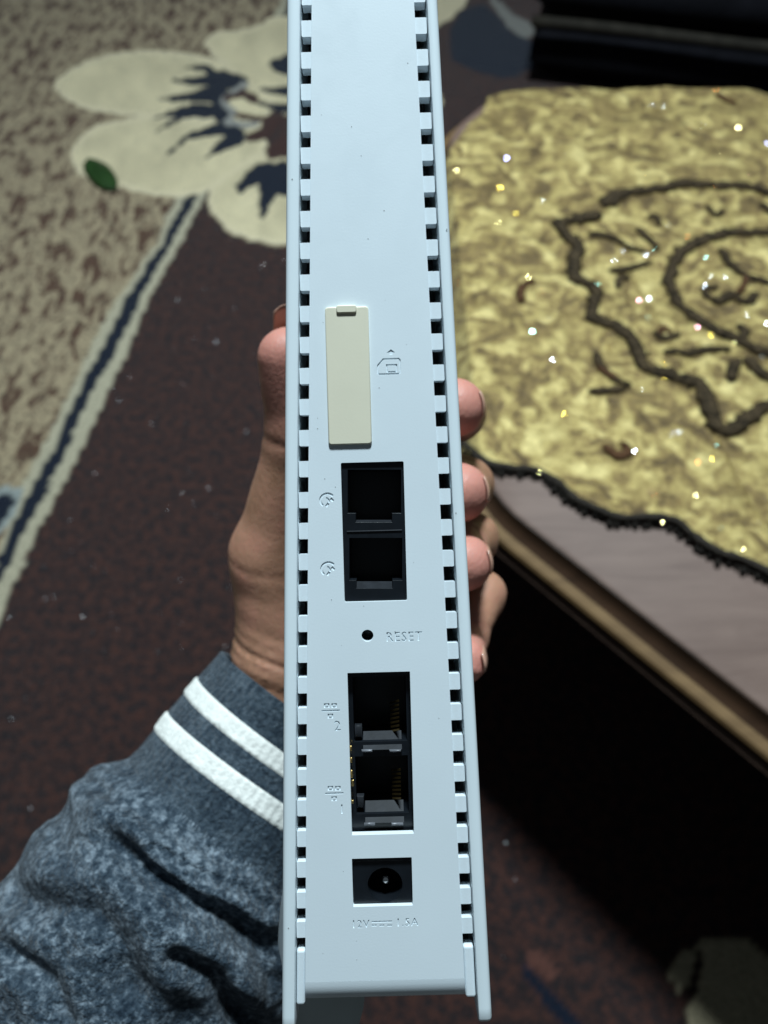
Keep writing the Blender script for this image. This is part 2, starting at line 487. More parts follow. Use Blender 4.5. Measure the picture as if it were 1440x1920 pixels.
profile('cove_moulding', [(-0.006, ZT - 0.0035), (0.0, ZT - 0.0045), (0.0015, ZT - 0.012), (0.003, ZT - 0.021), (0.0075, ZT - 0.029), (0.014, ZT - 0.034)], WCOVE)
profile('edge_lip', [(0.0142, ZT - 0.0338), (0.020, ZT - 0.0345), (0.0275, ZT - 0.0375), (0.030, ZT - 0.043), (0.028, ZT - 0.049), (0.020, ZT - 0.051)], WLIP)
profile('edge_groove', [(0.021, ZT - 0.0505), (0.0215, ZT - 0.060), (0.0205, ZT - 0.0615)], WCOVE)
profile('lower_lip', [(0.020, ZT - 0.061), (0.0300, ZT - 0.0625), (0.034, ZT - 0.067), (0.030, ZT - 0.072), (0.0, ZT - 0.074), (-0.02, ZT - 0.074)], wood('brown_lip_wood', (0.075, 0.045, 0.034), (0.12, 0.075, 0.055), 0.4))
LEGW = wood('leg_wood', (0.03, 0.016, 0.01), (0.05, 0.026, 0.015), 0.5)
mb = MB()
for p in offset_poly(ol, -SG * 0.06)[::1]: pass
apron = offset_poly(ol, -SG * 0.07)
v, f = loft([[(p[0], p[1], z) for p in apron] for z in (ZT - 0.15, ZT - 0.02)], True, False)
o = mesh('apron', v, f, LEGW, table, local=tinv); recalc(o.data)
for c in (TB2, TF, TE, TD, TC):
    q = c + (np.array(table.location[:2]) - c) * 0.16
    lg = []
    for z, r in ((0.0, 0.022), (0.03, 0.03), (0.08, 0.024), (0.22, 0.034), (0.33, 0.045), (ZT - 0.02, 0.045)):
        lg.append([(q[0] + r * math.cos(a), q[1] + r * math.sin(a), z + 0.008) for a in np.linspace(0, 2 * math.pi, 14, endpoint=False)])
    v, f = loft(lg); o = mesh('leg', v, f, LEGW, table, local=tinv); recalc(o.data); autosmooth(o)

# ---- gold brocade cloth
ZC = ZT + 0.006
def brocade():
    m, nt, N, L, P = nodes_of('gold_brocade')
    t = noise(nt, 25, 2.5, 0.5, 1.9)
    r = ramp(nt, [(0.385, (0.10, 0.060, 0.018)), (0.47, (0.25, 0.165, 0.052)), (0.545, (0.46, 0.345, 0.115)), (0.65, (0.72, 0.58, 0.24))])
    t2 = noise(nt, 80, 4, 0.65, 1.6)
    ad = N.new('ShaderNodeMixRGB'); ad.inputs['Fac'].default_value = 0.42
    L.new(t.outputs['Fac'], ad.inputs['Color1']); L.new(t2.outputs['Fac'], ad.inputs['Color2'])
    L.new(ad.outputs['Color'], r.inputs['Fac'])
    L.new(r.outputs['Color'], P.inputs['Base Color'])
    P.inputs['Roughness'].default_value = 0.38; P.inputs['Metallic'].default_value = 0.4
    P.inputs['Sheen Weight'].default_value = 0.15
    t3 = noise(nt, 700, 2); m2 = N.new('ShaderNodeMixRGB'); m2.inputs['Fac'].default_value = 0.25
    L.new(ad.outputs['Color'], m2.inputs['Color1']); L.new(t3.outputs['Fac'], m2.inputs['Color2'])
    bump(nt, m2.outputs['Color'], 0.85, 0.006)
    return m
BRO = brocade()
lower = [(820, 812), (850, 822), (880, 838), (915, 868), (960, 878), (1005, 882), (1045, 905), (1075, 935), (1120, 958), (1160, 972), (1215, 972), (1265, 980), (1300, 1008), (1340, 1035), (1385, 1050), (1425, 1068), (1500, 1110), (1600, 1150)]
upper = [(1600, 215), (1500, 195), (1440, 176), (1400, 160), (1340, 148), (1260, 146), (1200, 138), (1150, 136), (1100, 146), (1040, 150), (990, 158), (945, 165), (918, 180), (905, 210), (880, 232), (858, 262), (838, 290), (818, 330), (800, 420), (795, 560), (800, 700)]
def cl(px, py): return on_z(px, py, ZC)
cloth_edge = np.array([cl(*p)[:2] for p in lower + upper])
ce = smooth_path(np.vstack([cloth_edge, cloth_edge[:1]]), 0.004)[:-1]
cc = cl(1180, 500)[:2]
def cloth_z(x, y):
    return ZC + 0.0016 * fbm(x * 28, y * 28, 3.0, 3) + 0.003 * fbm(x * 7, y * 7, 9.0, 2)
nr = 170
ts = np.linspace(0, 1, nr + 1)[1:]
G = cc[None, None] + ts[:, None, None] * (ce[None] - cc)
GX, GY = G[..., 0], G[..., 1]
inside_t = in_poly(GX, GY, ol)
GZ = cloth_z(GX, GY)
# beyond the table's edge the cloth droops
def outside_dist(x, y):
    d = np.full(x.shape, 9.0)
    for i in range(len(ol)):
        dd, _ = seg_dist(x, y, ol[i], ol[(i + 1) % len(ol)]); d = np.minimum(d, dd)
    return d
od = np.where(inside_t, 0, outside_dist(GX, GY))
GZ = GZ - np.minimum(od * 0.9, 0.05)
na = len(ce)
verts = [(cc[0], cc[1], float(cloth_z(cc[0], cc[1])))] + np.stack([GX, GY, GZ], -1).reshape(-1, 3).tolist()
faces = [(0, 1 + i, 1 + (i + 1) % na) for i in range(na)]
for a in range(nr - 1):
    b0, b1 = 1 + a * na, 1 + (a + 1) * na
    faces += [(b0 + i, b1 + i, b1 + (i + 1) % na, b0 + (i + 1) % na) for i in range(na)]
cloth = mesh('tablecloth', verts, faces, BRO, smooth=True)
recalc(cloth.data)
sol = cloth.modifiers.new('thickness', 'SOLIDIFY'); sol.thickness = 0.0016; sol.offset = -1
tag(cloth, 'gold brocade cloth with dark embroidery and glittering stones on the wooden table', 'tablecloth')

def cord_mat(name, c, sc=420):
    return simple(name, c, 0.85, var=0.8, vscale=sc, bscale=sc, bstr=1.0, bdist=0.002, spec=0.2)
bv6 = [(1, 0, 0), (-1, 0, 0), (0, 1, 0), (0, -1, 0), (0, 0, 1), (0, 0, -1)]
bf6 = [(0, 2, 4), (2, 1, 4), (1, 3, 4), (3, 0, 4), (2, 0, 5), (1, 2, 5), (3, 1, 5), (0, 3, 5)]
CORD = cord_mat('dark_brown_cord', (0.042, 0.028, 0.014), 150)
TRIM = cord_mat('black_brown_trim', (0.030, 0.024, 0.019))
Q = lambda a: [cl(1020 + x / 3.43, 330 + y / 3.43) for x, y in a]
def cord(px, r0, mat=CORD, name='embroidery_cord', rough=0.25):
    p = smooth_path(px, 0.004)
    p[:, 2] = cloth_z(p[:, 0], p[:, 1]) + 0.0022
    k = np.arange(len(p))
    p[:, 0] += 0.0012 * vnoise(k * 0.45, k * 0.0, 1.5); p[:, 1] += 0.0012 * vnoise(k * 0.45, k * 0.0, 8.5)
    r = 1.12 * r0 * (1 + rough * vnoise(k * 0.6, k * 0.1, 4.0))
    r[0] *= 0.5; r[-1] *= 0.5
    mb = MB(); ph = rng.uniform(0, 6)
    t_ = np.gradient(p, axis=0); t_ /= np.linalg.norm(t_, axis=1)[:, None]; sd_ = np.stack([t_[:, 1], -t_[:, 0], 0 * k], 1)
    for j in range(3):                       # three loosely twisted strands
        a_ = k * 0.004 / 0.011 * 2 * math.pi * 0.45 + j * 2.094 + ph
        q = p + sd_ * (0.52 * r * np.cos(a_) + 0.0007 * vnoise(k * 0.8, j * 3.3, 1.0))[:, None]
        q[:, 2] += 0.22 * r * np.sin(a_)
        v, f = tube(q, 0.56 * r * (1 + 0.5 * vnoise(k * 0.9, j * 5.1, 6.0)), 6, 0.6); mb.add(v, f)
    for i in range(2, len(p) - 2):            # frayed loops and seed beads along the cord
        if rng.random() < 0.75:
            c0 = p[i] + sd_[i] * r[i] * rng.choice((-1, 1)) * rng.uniform(0.5, 1.35); b_ = r0 * rng.uniform(0.18, 0.42)
            mb.add([(c0[0] + b_ * q[0], c0[1] + b_ * q[1], c0[2] + 0.8 * b_ * q[2]) for q in bv6], bf6)
    v, f = mb.v, mb.f
    o = mesh(name, v, f, mat, cloth, smooth=True); recalc(o.data)
    return o
cord(Q([(1600, 130), (1440, 100), (1300, 72), (1150, 70), (1000, 62), (860, 62), (700, 100), (560, 120), (470, 150), (420, 195)]), 0.0062)
cord(Q([(480, 120), (420, 165), (360, 180)]), 0.0075)
cord(Q([(370, 270), (250, 280), (95, 305), (150, 385), (220, 470), (190, 560), (185, 650), (260, 700), (335, 750), (310, 850), (305, 930), (440, 970), (540, 1040), (605, 1140), (640, 1235), (780, 1290), (900, 1330), (1010, 1370), (1040, 1480), (1090, 1600), (1140, 1655), (1230, 1620), (1330, 1550), (1440, 1490), (1600, 1440)]), 0.0066)
cord(Q([(1600, 360), (1440, 372), (1250, 372), (1080, 400), (930, 460), (835, 560), (805, 680), (850, 800), (930, 880), (1040, 980), (1150, 1030), (1280, 1080), (1440, 1150), (1600, 1170)]), 0.006)
for pts, r in (([(280, 380), (420, 400), (540, 460), (640, 490)], .0034), ([(590, 340), (680, 420), (740, 490)], .0034), ([(420, 605), (560, 590), (700, 555)], .0036),
               ([(920, 1160), (1060, 1130), (1200, 1130)], .0036), ([(1180, 1350), (1200, 1270), (1250, 1190)], .0045), ([(1130, 480), (1220, 590), (1320, 650), (1440, 690), (1560, 690)], .0042),
               ([(1070, 790), (1130, 810), (1200, 770), (1290, 820), (1370, 760)], .0048), ([(480, 720), (490, 650), (560, 640)], .0030), ([(1290, 1180), (1370, 1260), (1440, 1310), (1550, 1330)], .0052),
               ([(660, 280), (720, 270), (740, 330)], .0030), ([(1040, 200), (1100, 260), (1160, 230)], .0030), ([(1060, 800), (1030, 740), (1120, 715)], .003), ([(1240, 960), (1290, 1010), (1270, 1060)], .004),
               ([(1400, 180), (1440, 230), (1500, 260)], .0035), ([(320, 1150), (360, 1230), (450, 1330), (560, 1370)], .0036), ([(280, 1400), (380, 1400), (520, 1390)], .0032), ([(960, 1180), (860, 1150), (760, 1150)], .003),
               ([(700, 1020), (740, 1060), (800, 1060), (870, 1030)], .0028)):
    cord(Q(pts), r)
RED = cord_mat('rust_thread', (0.085, 0.040, 0.018))
for pts, r in (([(330, 1250), (400, 1290), (480, 1340)], .0032), ([(720, 1040), (760, 1000), (820, 1030)], .0030), ([(1230, 760), (1280, 720), (1300, 640)], .003)):
    cord(Q(pts), r, RED, 'rust_stitching')
for pts in ([(974, 570), (980, 540), (1003, 530)], [(1130, 838), (1160, 858), (1180, 850), (1165, 832)], [(1340, 180), (1360, 192), (1380, 196)]):
    cord([cl(*p) for p in pts], 0.0038, RED, 'rust_stitching')

# lower border: twisted dark trim with little picot knots
lp = smooth_path(np.array([cl(*p) for p in lower]), 0.003)
lp[:, 2] = cloth_z(lp[:, 0], lp[:, 1]) + 0.001
k = np.arange(len(lp))
v, f = tube(lp, 0.0036 * (1 + 0.25 * vnoise(k * 0.5, k * 0, 2.2)), 8, 0.8)
o = mesh('border_trim', v, f, TRIM, cloth, smooth=True); recalc(o.data)
def blob(n=10, m=6, r=1.0):
    v, f = [(0, 0, r)], []
    for i in range(1, m):
        th = math.pi * i / m
        v += [(r * math.sin(th) * math.cos(a), r * math.sin(th) * math.sin(a), r * math.cos(th)) for a in np.linspace(0, 2 * math.pi, n, endpoint=False)]
    v.append((0, 0, -r)); e = len(v) - 1
    f += [(0, 1 + i, 1 + (i + 1) % n) for i in range(n)]
    for k in range(m - 2):
        f += [(1 + k * n + i, 1 + (k + 1) * n + i, 1 + (k + 1) * n + (i + 1) % n, 1 + k * n + (i + 1) % n) for i in range(n)]
    f += [(e, 1 + (m - 2) * n + (i + 1) % n, 1 + (m - 2) * n + i) for i in range(n)]
    return v, f
bv, bf = blob(8, 5)
pic = mesh('picot_knot', bv, bf, TRIM, smooth=True, link=False)
tgt = smooth_path(np.array([cl(*p) for p in lower]), 0.0066)
for i in range(1, len(tgt) - 1):
    t = tgt[i + 1] - tgt[i - 1]; t /= np.linalg.norm(t); nrm = np.array([t[1], -t[0], 0.0])
    p = tgt[i] + nrm * (0.004 + 0.0012 * rng.normal()) + t * 0.0008 * rng.normal()
    p[2] = ZT + 0.0035
    s = 0.0026 * (1 + 0.2 * rng.normal())
    R = Matrix((tuple(np.r_[t * s, 0]), tuple(np.r_[nrm * s * 1.5, 0]), (0, 0, s, 0), (0, 0, 0, 1))).transposed()
    R[0][3], R[1][3], R[2][3] = p; R[3] = (0, 0, 0, 1)
    obj('picot_knot', pic, cloth, R)

# rhinestones: flat topped faceted stones, most of them leaning a little
def gem_mesh(name, mat):
    n = 8; v = []; f = []
    for r, z in ((1.0, 0.0), (1.0, 0.25), (0.62, 0.75)):
        v += [(r * math.cos(2 * math.pi * i / n), r * math.sin(2 * math.pi * i / n), z) for i in range(n)]
    for k in range(2):
        f += [(k * n + i, k * n + (i + 1) % n, (k + 1) * n + (i + 1) % n, (k + 1) * n + i) for i in range(n)]
    f += [tuple(range(n - 1, -1, -1)), tuple(range(2 * n, 3 * n))]
    return mesh(name, v, f, mat, link=False)
gems = {}
for nm, c in (('clear', (0.8, 0.82, 0.85)), ('gold', (0.85, 0.55, 0.06)), ('rose', (0.8, 0.3, 0.36)), ('amber', (0.7, 0.2, 0.03)), ('aqua', (0.35, 0.8, 0.72)), ('violet', (0.42, 0.42, 0.9)), ('cream', (0.9, 0.75, 0.3))):
    gems[nm] = gem_mesh('rhinestone', simple(nm + '_rhinestone', c, 0.12, metal=0.85, spec=0.8, var=0.05, vscale=400))
def stone(px, py, kind, size, tilt):
    size *= rng.uniform(0.45, 1.2)
    p = cl(px, py); p[2] = cloth_z(p[0], p[1]) + 0.002
    hv = (CAM - p) / np.linalg.norm(CAM - p) + (LAMP - p) / np.linalg.norm(LAMP - p)
    hv /= np.linalg.norm(hv); hv = hv + tilt * rng.normal(0, 1, 3); hv /= np.linalg.norm(hv)
    a = np.cross(hv, (0.3, 1, 0)); a /= np.linalg.norm(a); b = np.cross(hv, a)
    R = Matrix.Identity(4)
    for i in range(3):
        R[i][0], R[i][1], R[i][2], R[i][3] = a[i] * size, b[i] * size, hv[i] * size, p[i]
    obj('rhinestone', gems[kind], cloth, R)
B = 0.0009; D = 0.0005
Z6 = lambda x, y: (1020 + x / 3.43, 330 + y / 3.43)
for x, y, kd, s in ((505, 490, 'clear', B * .8), (515, 795, 'cream', B), (608, 810, 'rose', B), (675, 795, 'clear', B * .8), (660, 925, 'aqua', B), (755, 1015, 'amber', B), (978, 995, 'rose', B), (1072, 1018, 'violet', B * 1.2),
                    (1062, 1046, 'gold', B), (1215, 1085, 'cream', B * 1.1), (760, 1230, 'gold', B), (345, 700, 'aqua', D), (700, 475, 'aqua', D), (50, 1210, 'clear', B), (128, 1540, 'gold', B), (1385, 350, 'gold', B), (1395, 1170, 'clear', B * .8),
                    (870, 1660, 'clear', B * .7), (620, 1390, 'clear', D), (1070, 660, 'clear', D), (1160, 665, 'clear', D * 1.2), (1030, 715, 'clear', D), (450, 540, 'clear', D), (650, 515, 'clear', D), (960, 40, 'clear', D), (1400, 70, 'clear', B * .8),
                    (1250, 745, 'amber', B * .8), (1030, 540, 'aqua', D), (1430, 960, 'clear', B), (810, 1675, 'clear', D), (830, 1155, 'clear', D), (880, 1150, 'clear', D), (1300, 900, 'clear', D), (400, 1310, 'amber', D), (470, 1350, 'amber', D)):
    stone(*Z6(x, y), kd, s, 0.03)
for x, y, kd, s in ((950, 298, 'violet', B), (937, 358, 'gold', B), (1340, 172, 'amber', B), (1382, 246, 'cream', B), (990, 524, 'cream', B), (997, 627, 'aqua', B), (1016, 378, 'clear', D), (1207, 328, 'gold', D), (1220, 204, 'clear', D), (1245, 204, 'clear', D),
                    (1316, 240, 'clear', D), (1436, 275, 'violet', B), (967, 402, 'gold', D), (1270, 815, 'clear', D), (1245, 204, 'clear', D), (1390, 1035, 'cream', B * .8), (1300, 935, 'cream', D), (1240, 985, 'cream', D), (1010, 888, 'cream', D)):
    stone(x, y, kd, s, 0.03)
for _ in range(190):
    x, y = rng.uniform(850, 1440), rng.uniform(170, 1040)
    if in_poly(np.array([cl(x, y)[0]]), np.array([cl(x, y)[1]]), ce)[0]:
        stone(x, y, random.choice(list(gems)), D * rng.uniform(0.5, 1.2), 0.13)

# ---- small green leaf lying on the carpet
def leaf():
    a, b = on_z(165, 297, 0.01), on_z(212, 355, 0.01)
    c = (a + b) / 2; L = np.linalg.norm(b - a) / 2; ang = math.atan2(b[1] - a[1], b[0] - a[0])
    W = L * 0.36; n, m = 18, 9; v = []; f = []
    for i in range(n + 1):
        t = -1 + 2 * i / n; ww = W * max(0.0, 1 - abs(t)**2.6)**0.6 + 0.0004
        for j in range(m + 1):
            s = -1 + 2 * j / m
            z = 0.010 + 0.010 * (1 - s * s) * (1 - t * t) - 0.002 * math.exp(-(s / 0.12)**2) + 0.002 * math.sin(5 * t + 2 * s)
            v.append((L * t, ww * s, z))
    for i in range(n):
        for j in range(m):
            k = i * (m + 1) + j; f.append((k, k + m + 1, k + m + 2, k + 1))
    mm = simple('leaf_green', (0.018, 0.05, 0.010), 0.4, var=0.35, vscale=60, bscale=200, bstr=0.5, bdist=0.002)
    o = mesh('leaf', v, f, mm, smooth=True)
    s = o.modifiers.new('thickness', 'SOLIDIFY'); s.thickness = 0.0012
    o.location = (c[0], c[1], 0.0); o.rotation_euler = (0, 0, ang)
    tag(o, 'small dark green leaf lying on the pale carpet petal', 'leaf')
    ml = simple('leaf_vein', (0.03, 0.08, 0.02), 0.5, var=0.2, vscale=90)
    v2, f2 = tube([(-L * .95, 0, 0.0115), (-L * .4, 0, 0.0195), (0, 0, 0.021), (L * .4, 0, 0.0195), (L * .98, 0, 0.0115), (L * 1.15, 0.004, 0.008)], 0.0012, 6)
    mesh('stalk', v2, f2, ml, o, smooth=True)
leaf()

# ---- dark couch, added to make the area beyond the table black
def couch():
    DK = simple('dark_couch_velour', (0.0065, 0.0065, 0.009), 0.9, spec=0.1, var=0.3, vscale=18, bscale=120, bstr=0.4, bdist=0.004)
    PI_ = simple('brown_couch_piping', (0.020, 0.017, 0.013), 0.8, spec=0.15, var=0.3, vscale=40)
    root = bpy.data.objects.new('couch', None); COL.objects.link(root)
    p = on_z(985, 160, 0.0)
    root.location = (float(p[0]), float(p[1]), 0)
    yaw = math.radians(-14); root.rotation_euler = (0, 0, yaw)
    tag(root, 'low black couch with brown piping added to blacken the area beyond the table', 'couch')
    def slab(name, x0, x1, y0, y1, z0, z1, r, mat):
        mb = MB(); mb.box(x0, x1, y0, y1, z0, z1, r); return mb.build(name, mat, root, 1.0, 50)
    slab('couch_base', 0, 2.2, 0, 0.8, 0.012, 0.16, 0.05, DK)
    slab('seat_cushion', -0.01, 1.1, -0.02, 0.8, 0.162, 0.30, 0.05, DK)
    slab('seat_cushion', 1.105, 2.2, -0.02, 0.8, 0.162, 0.30, 0.05, DK)
    slab('backrest', 0, 2.2, 0.82, 1.0, 0.012, 0.72, 0.05, DK)
    for z, y in ((0.165, -0.03), (0.292, 0.01)):
        xs_ = np.linspace(-0.005, 2.2, 40)
        v, f = tube([(x, y + 0.004 * math.sin(x * 9), z) for x in xs_], 0.013, 8)
        mesh('piping', v, f, PI_, root, smooth=True)
couch()

# ================================================================== ROUTER (local frame: u right, v up, n towards the lens; millimetres)
ROLL, TILT = math.radians(1.5), 0.02
Z0 = 144.0
du = np.array([math.cos(ROLL), math.sin(ROLL), 0.0])
dv = np.array([-math.sin(ROLL), math.cos(ROLL), TILT]); dv /= np.linalg.norm(dv)
dn = np.cross(du, dv); dn /= np.linalg.norm(dn); du = np.cross(dv, dn)
ORG = np.array([(701 - 720) / FPX * Z0, 0.0, -Z0])           # right, up, back (mm)
def Lp(px, py, n=0.0):
    d = np.array([(px - 720) / FPX, (960 - py) / FPX, -1.0])
    t = ((ORG + dn * n) @ dn) / (d @ dn)
    q = d * t - ORG
    return np.array([q @ du, q @ dv])
def dev_to_cam(p):      # local mm -> (right, up, depth) mm
    q = ORG + p[0] * du + p[1] * dv + p[2] * dn
    return np.array([q[0], q[1], -q[2]])
B3 = np.stack([RIGHT, UP, BACK], 1)
router = bpy.data.objects.new('router', None); COL.objects.link(router)
MW = Matrix.Identity(4)
RW = B3 @ np.stack([du, dv, dn], 1); OW = CAM + B3 @ (ORG * 0.001)
for i in range(3):
    for j in range(3): MW[i][j] = RW[i, j]
    MW[i][3] = OW[i]
router.matrix_world = MW
tag(router, 'white router with phone, network and power sockets held in the hand', 'router')

# edges as functions of v
def line(pts, n=0.0):
    L_ = np.array([Lp(*p, n) for p in pts]); o_ = np.argsort(L_[:, 1]); L_ = L_[o_]
    c = np.polyfit(L_[:, 1], L_[:, 0], 1)
    return lambda v: c[0] * v + c[1]
PAN_L = line([(585, 0), (580, 540), (577, 1000), (575, 1400), (573, 1780)])
PAN_R = line([(780, 0), (801, 540), (822, 940), (843, 1300), (861, 1600), (870, 1780)])
VEN_L = line([(565, 0), (560, 540), (558, 1000), (556, 1500), (555, 1800)])
VEN_R = line([(802, 0), (825, 540), (850, 1030), (867, 1350), (880, 1560), (893, 1800)])
OUT_L = line([(538, 0), (534, 540), (532, 1000), (530, 1500), (528, 1900)], 0.8)
OUT_R = line([(823, 0), (849, 540), (874, 1050), (893, 1350), (905, 1560), (925, 1905)], 0.8)
VTOP = Lp(700, -300)[1]; VBOT = Lp(720, 1838)[1]; VLIP = Lp(720, 1886)[1]; VEND_L = Lp(540, 1932)[1]; VEND_R = Lp(910, 1915)[1]

def curve_mesh(splines, texts, extrude, zc, bevel=0.0):
    """flat filled outline with holes -> mesh verts/faces in mm"""
    cu = bpy.data.curves.new('outline', 'CURVE'); cu.dimensions = '2D'; cu.fill_mode = 'BOTH'
    cu.extrude = extrude; cu.bevel_depth = bevel; cu.bevel_resolution = 1; cu.offset = -bevel; cu.resolution_u = 3
    for pts in splines:
        sp = cu.splines.new('POLY'); sp.points.add(len(pts) - 1); sp.use_cyclic_u = True
        for q, p in zip(sp.points, pts): q.co = (p[0], p[1], 0, 1)
    for body, u, v, size, ang, stretch in texts:
        fc = bpy.data.curves.new('t', 'FONT'); fc.body = body; fc.size = size; fc.align_x = 'CENTER'; fc.align_y = 'CENTER'; fc.resolution_u = 2
        fc.space_character = 1.12
        fo = bpy.data.objects.new('t', fc); COL.objects.link(fo)
        bpy.ops.object.select_all(action='DESELECT'); fo.select_set(True); bpy.context.view_layer.objects.active = fo
        bpy.ops.object.convert(target='CURVE')
        c, s = math.cos(ang), math.sin(ang)
        tr = lambda p: (u + c * p[0] * stretch - s * p[1], v + s * p[0] * stretch + c * p[1], 0)
        for sp0 in fo.data.splines:
            sp = cu.splines.new('BEZIER'); sp.bezier_points.add(len(sp0.bezier_points) - 1); sp.use_cyclic_u = True
            sp.resolution_u = 2
            for q, p in zip(sp.bezier_points, sp0.bezier_points):
                q.handle_left_type = q.handle_right_type = 'FREE'
                q.co = tr(p.co); q.handle_left = tr(p.handle_left); q.handle_right = tr(p.handle_right)
        bpy.data.objects.remove(fo)
    co = bpy.data.objects.new('outline', cu); COL.objects.link(co)
    dg = bpy.context.evaluated_depsgraph_get(); dg.update()
    me = bpy.data.meshes.new_from_object(co.evaluated_get(dg))
    v = [(p.co.x, p.co.y, p.co.z + zc) for p in me.vertices]; f = [tuple(q.vertices) for q in me.polygons]
    bpy.data.objects.remove(co); bpy.data.curves.remove(cu); bpy.data.meshes.remove(me)
    return v, f

def rect_px(x0, y0, x1, y1, n=0.0):
    """axis-aligned rectangle in the router frame measured from photo corners"""
    a, b = Lp(x0, (y0 + y1) / 2, n), Lp(x1, (y0 + y1) / 2, n)
    c, d = Lp((x0 + x1) / 2, y0, n), Lp((x0 + x1) / 2, y1, n)
    return a[0], d[1], b[0], c[1]      # u0, v0, u1, v1
def rpoly(r, c=0.0):
    u0, v0, u1, v1 = r
    if c <= 0: return [(u0, v0), (u1, v0), (u1, v1), (u0, v1)]
    out = []
    for (cx, cy, a0) in ((u0 + c, v0 + c, 180), (u1 - c, v0 + c, 270), (u1 - c, v1 - c, 0), (u0 + c, v1 - c, 90)):
        out += [(cx + c * math.cos(math.radians(a0 + a)), cy + c * math.sin(math.radians(a0 + a))) for a in (0, 30, 60, 90)]
    return out
PHONE = rect_px(642.5, 866.5, 760, 1127.5); LAN = rect_px(655.5, 1260.5, 772.5, 1564.5); DC = rect_px(661, 1609, 773, 1699)
SIM = rect_px(613, 576, 694, 834)
port_holes = [rpoly(PHONE, 0.25), rpoly(LAN, 0.12), rpoly(DC, 0.12)]
rc = Lp(689, 1192); RR = 1.12
circle = lambda c, r, n=24: [(c[0] + r * math.cos(2 * math.pi * i / n), c[1] + r * math.sin(2 * math.pi * i / n)) for i in range(n)]
eng = []
def epoly(pts): eng.append([tuple(Lp(*p)) for p in pts])
def ering(pts, w_):
    p = np.array([Lp(*q) for q in pts]); c = p.mean(0)
    eng.append([tuple(q) for q in p])
    a = np.roll(p, 1, 0); b = np.roll(p, -1, 0)
    d1 = (p - a) / np.linalg.norm(p - a, axis=1)[:, None]; d2 = (b - p) / np.linalg.norm(b - p, axis=1)[:, None]
    n1 = np.stack([-d1[:, 1], d1[:, 0]], 1); n2 = np.stack([-d2[:, 1], d2[:, 0]], 1)
    nn = n1 + n2; nn /= np.sum(nn * n1, 1)[:, None]
    if np.sum((p + nn * 0.05 - c)**2) > np.sum((p - c)**2): nn = -nn
    eng.append([tuple(q) for q in p + nn * w_])
def estroke(pts, w_):
    """stroke of constant width (mm) as one closed outline"""
    p = np.array([Lp(*q) for q in pts]); t = np.gradient(p, axis=0); t /= np.linalg.norm(t, axis=1)[:, None]
    nn = np.stack([-t[:, 1], t[:, 0]], 1)
    eng.append([tuple(q) for q in np.vstack([p + nn * w_ / 2, (p - nn * w_ / 2)[::-1]])])
# card symbol with an arrow
ering([(707, 690), (707.5, 684), (718, 672), (748, 671), (751, 674), (751.5, 699), (748, 702), (711, 703), (707, 700)], 0.26)
ering([(724, 683), (744.5, 682.5), (745, 698), (725, 698.5)], 0.24)
epoly([(733, 655), (741, 661), (735.5, 661.2), (735.5, 665), (731, 665.2), (731, 661.4), (725, 661.6)])
# two handset symbols
def handset(x, y):
    A = [(x + 13.5 * math.cos(a), y - 12.5 * math.sin(a)) for a in np.radians(np.linspace(42, 232, 11))]
    estroke(A, 0.42)
    estroke([(x + 5.5, y - 3.5), (x + 11, y + 1.5)], 0.5)
    estroke([(x - 3, y + 12), (x + 2, y + 5.5)], 0.45)
    estroke([(x - 4.5 + 7.5 * math.cos(a), y + 2.5 - 7.5 * math.sin(a)) for a in np.radians(np.linspace(75, -20, 6))], 0.28)
handset(614, 938); handset(616, 1067)
# two network symbols
def lan(x, y):
    for dx in (-7.5, 6.5):
        ering([(x + dx - 5, y - 15), (x + dx + 5, y - 15.3), (x + dx + 5, y - 7.3), (x + dx - 5, y - 7)], 0.24)
    estroke([(x - 17, y - 1), (x + 17, y - 2)], 0.3)
    ering([(x - 5.5, y + 4.5), (x + 4.5, y + 4.3), (x + 4.5, y + 12.5), (x - 5.5, y + 12.7)], 0.24)
lan(620, 1334); lan(627, 1489)
# supply symbol between the volts and amps
estroke([(697, 1728.6), (735, 1727.5)], 0.28)
for a, b in ((697, 706), (711.5, 720.5), (726, 735)): estroke([(a, 1735.4), (b, 1735.1)], 0.28)
T = lambda body, px, py, size, st=1.0: (body, *Lp(px, py), size, 0.0, st)
texts = [T('RESET', 757.5, 1194.5, 2.55, 0.93), T('2', 633, 1362, 2.7), T('1', 641, 1518, 2.5), T('12V', 675.5, 1733.5, 2.15, 0.95), T('1.5A', 763, 1730, 2.15, 0.98)]
def frame_outline():
    vs = np.linspace(VBOT, VTOP, 12)
    return [(PAN_L(v) + 0.0, v) for v in vs[::-1]] + [(PAN_R(v), v) for v in vs]
outl = frame_outline()
v1, f1 = curve_mesh([outl] + port_holes + [circle(rc, RR)] + eng, texts, 0.07, -0.10, 0.03)
v2, f2 = curve_mesh([outl] + port_holes + [circle(rc, RR * 0.98)], [], 0.65, -0.84, 0.0)
mb = MB(); mb.add(v1, f1); mb.add(v2, f2)
# rounded lower end of the panel
us = np.linspace(0, 1, 24); prof = []
H = VBOT - VLIP
for a in np.linspace(0, 90, 10): prof.append((VBOT - H * math.sin(math.radians(a)), -3.6 * (1 - math.cos(math.radians(a)))))
prof += [(VLIP, -6.0), (VLIP + 0.4, -14.0), (VLIP + 1.4, -14.0), (VLIP + 1.4, -5.0), (VBOT, -1.6)]
rings = []
for s in us: rings.append([(PAN_L(v) + (PAN_R(v) - PAN_L(v)) * s, v, n) for v, n in prof])
vv, ff = loft(rings); mb.add(vv, ff)
panel = mb.build('port_panel', WHITE, router, smooth=35)

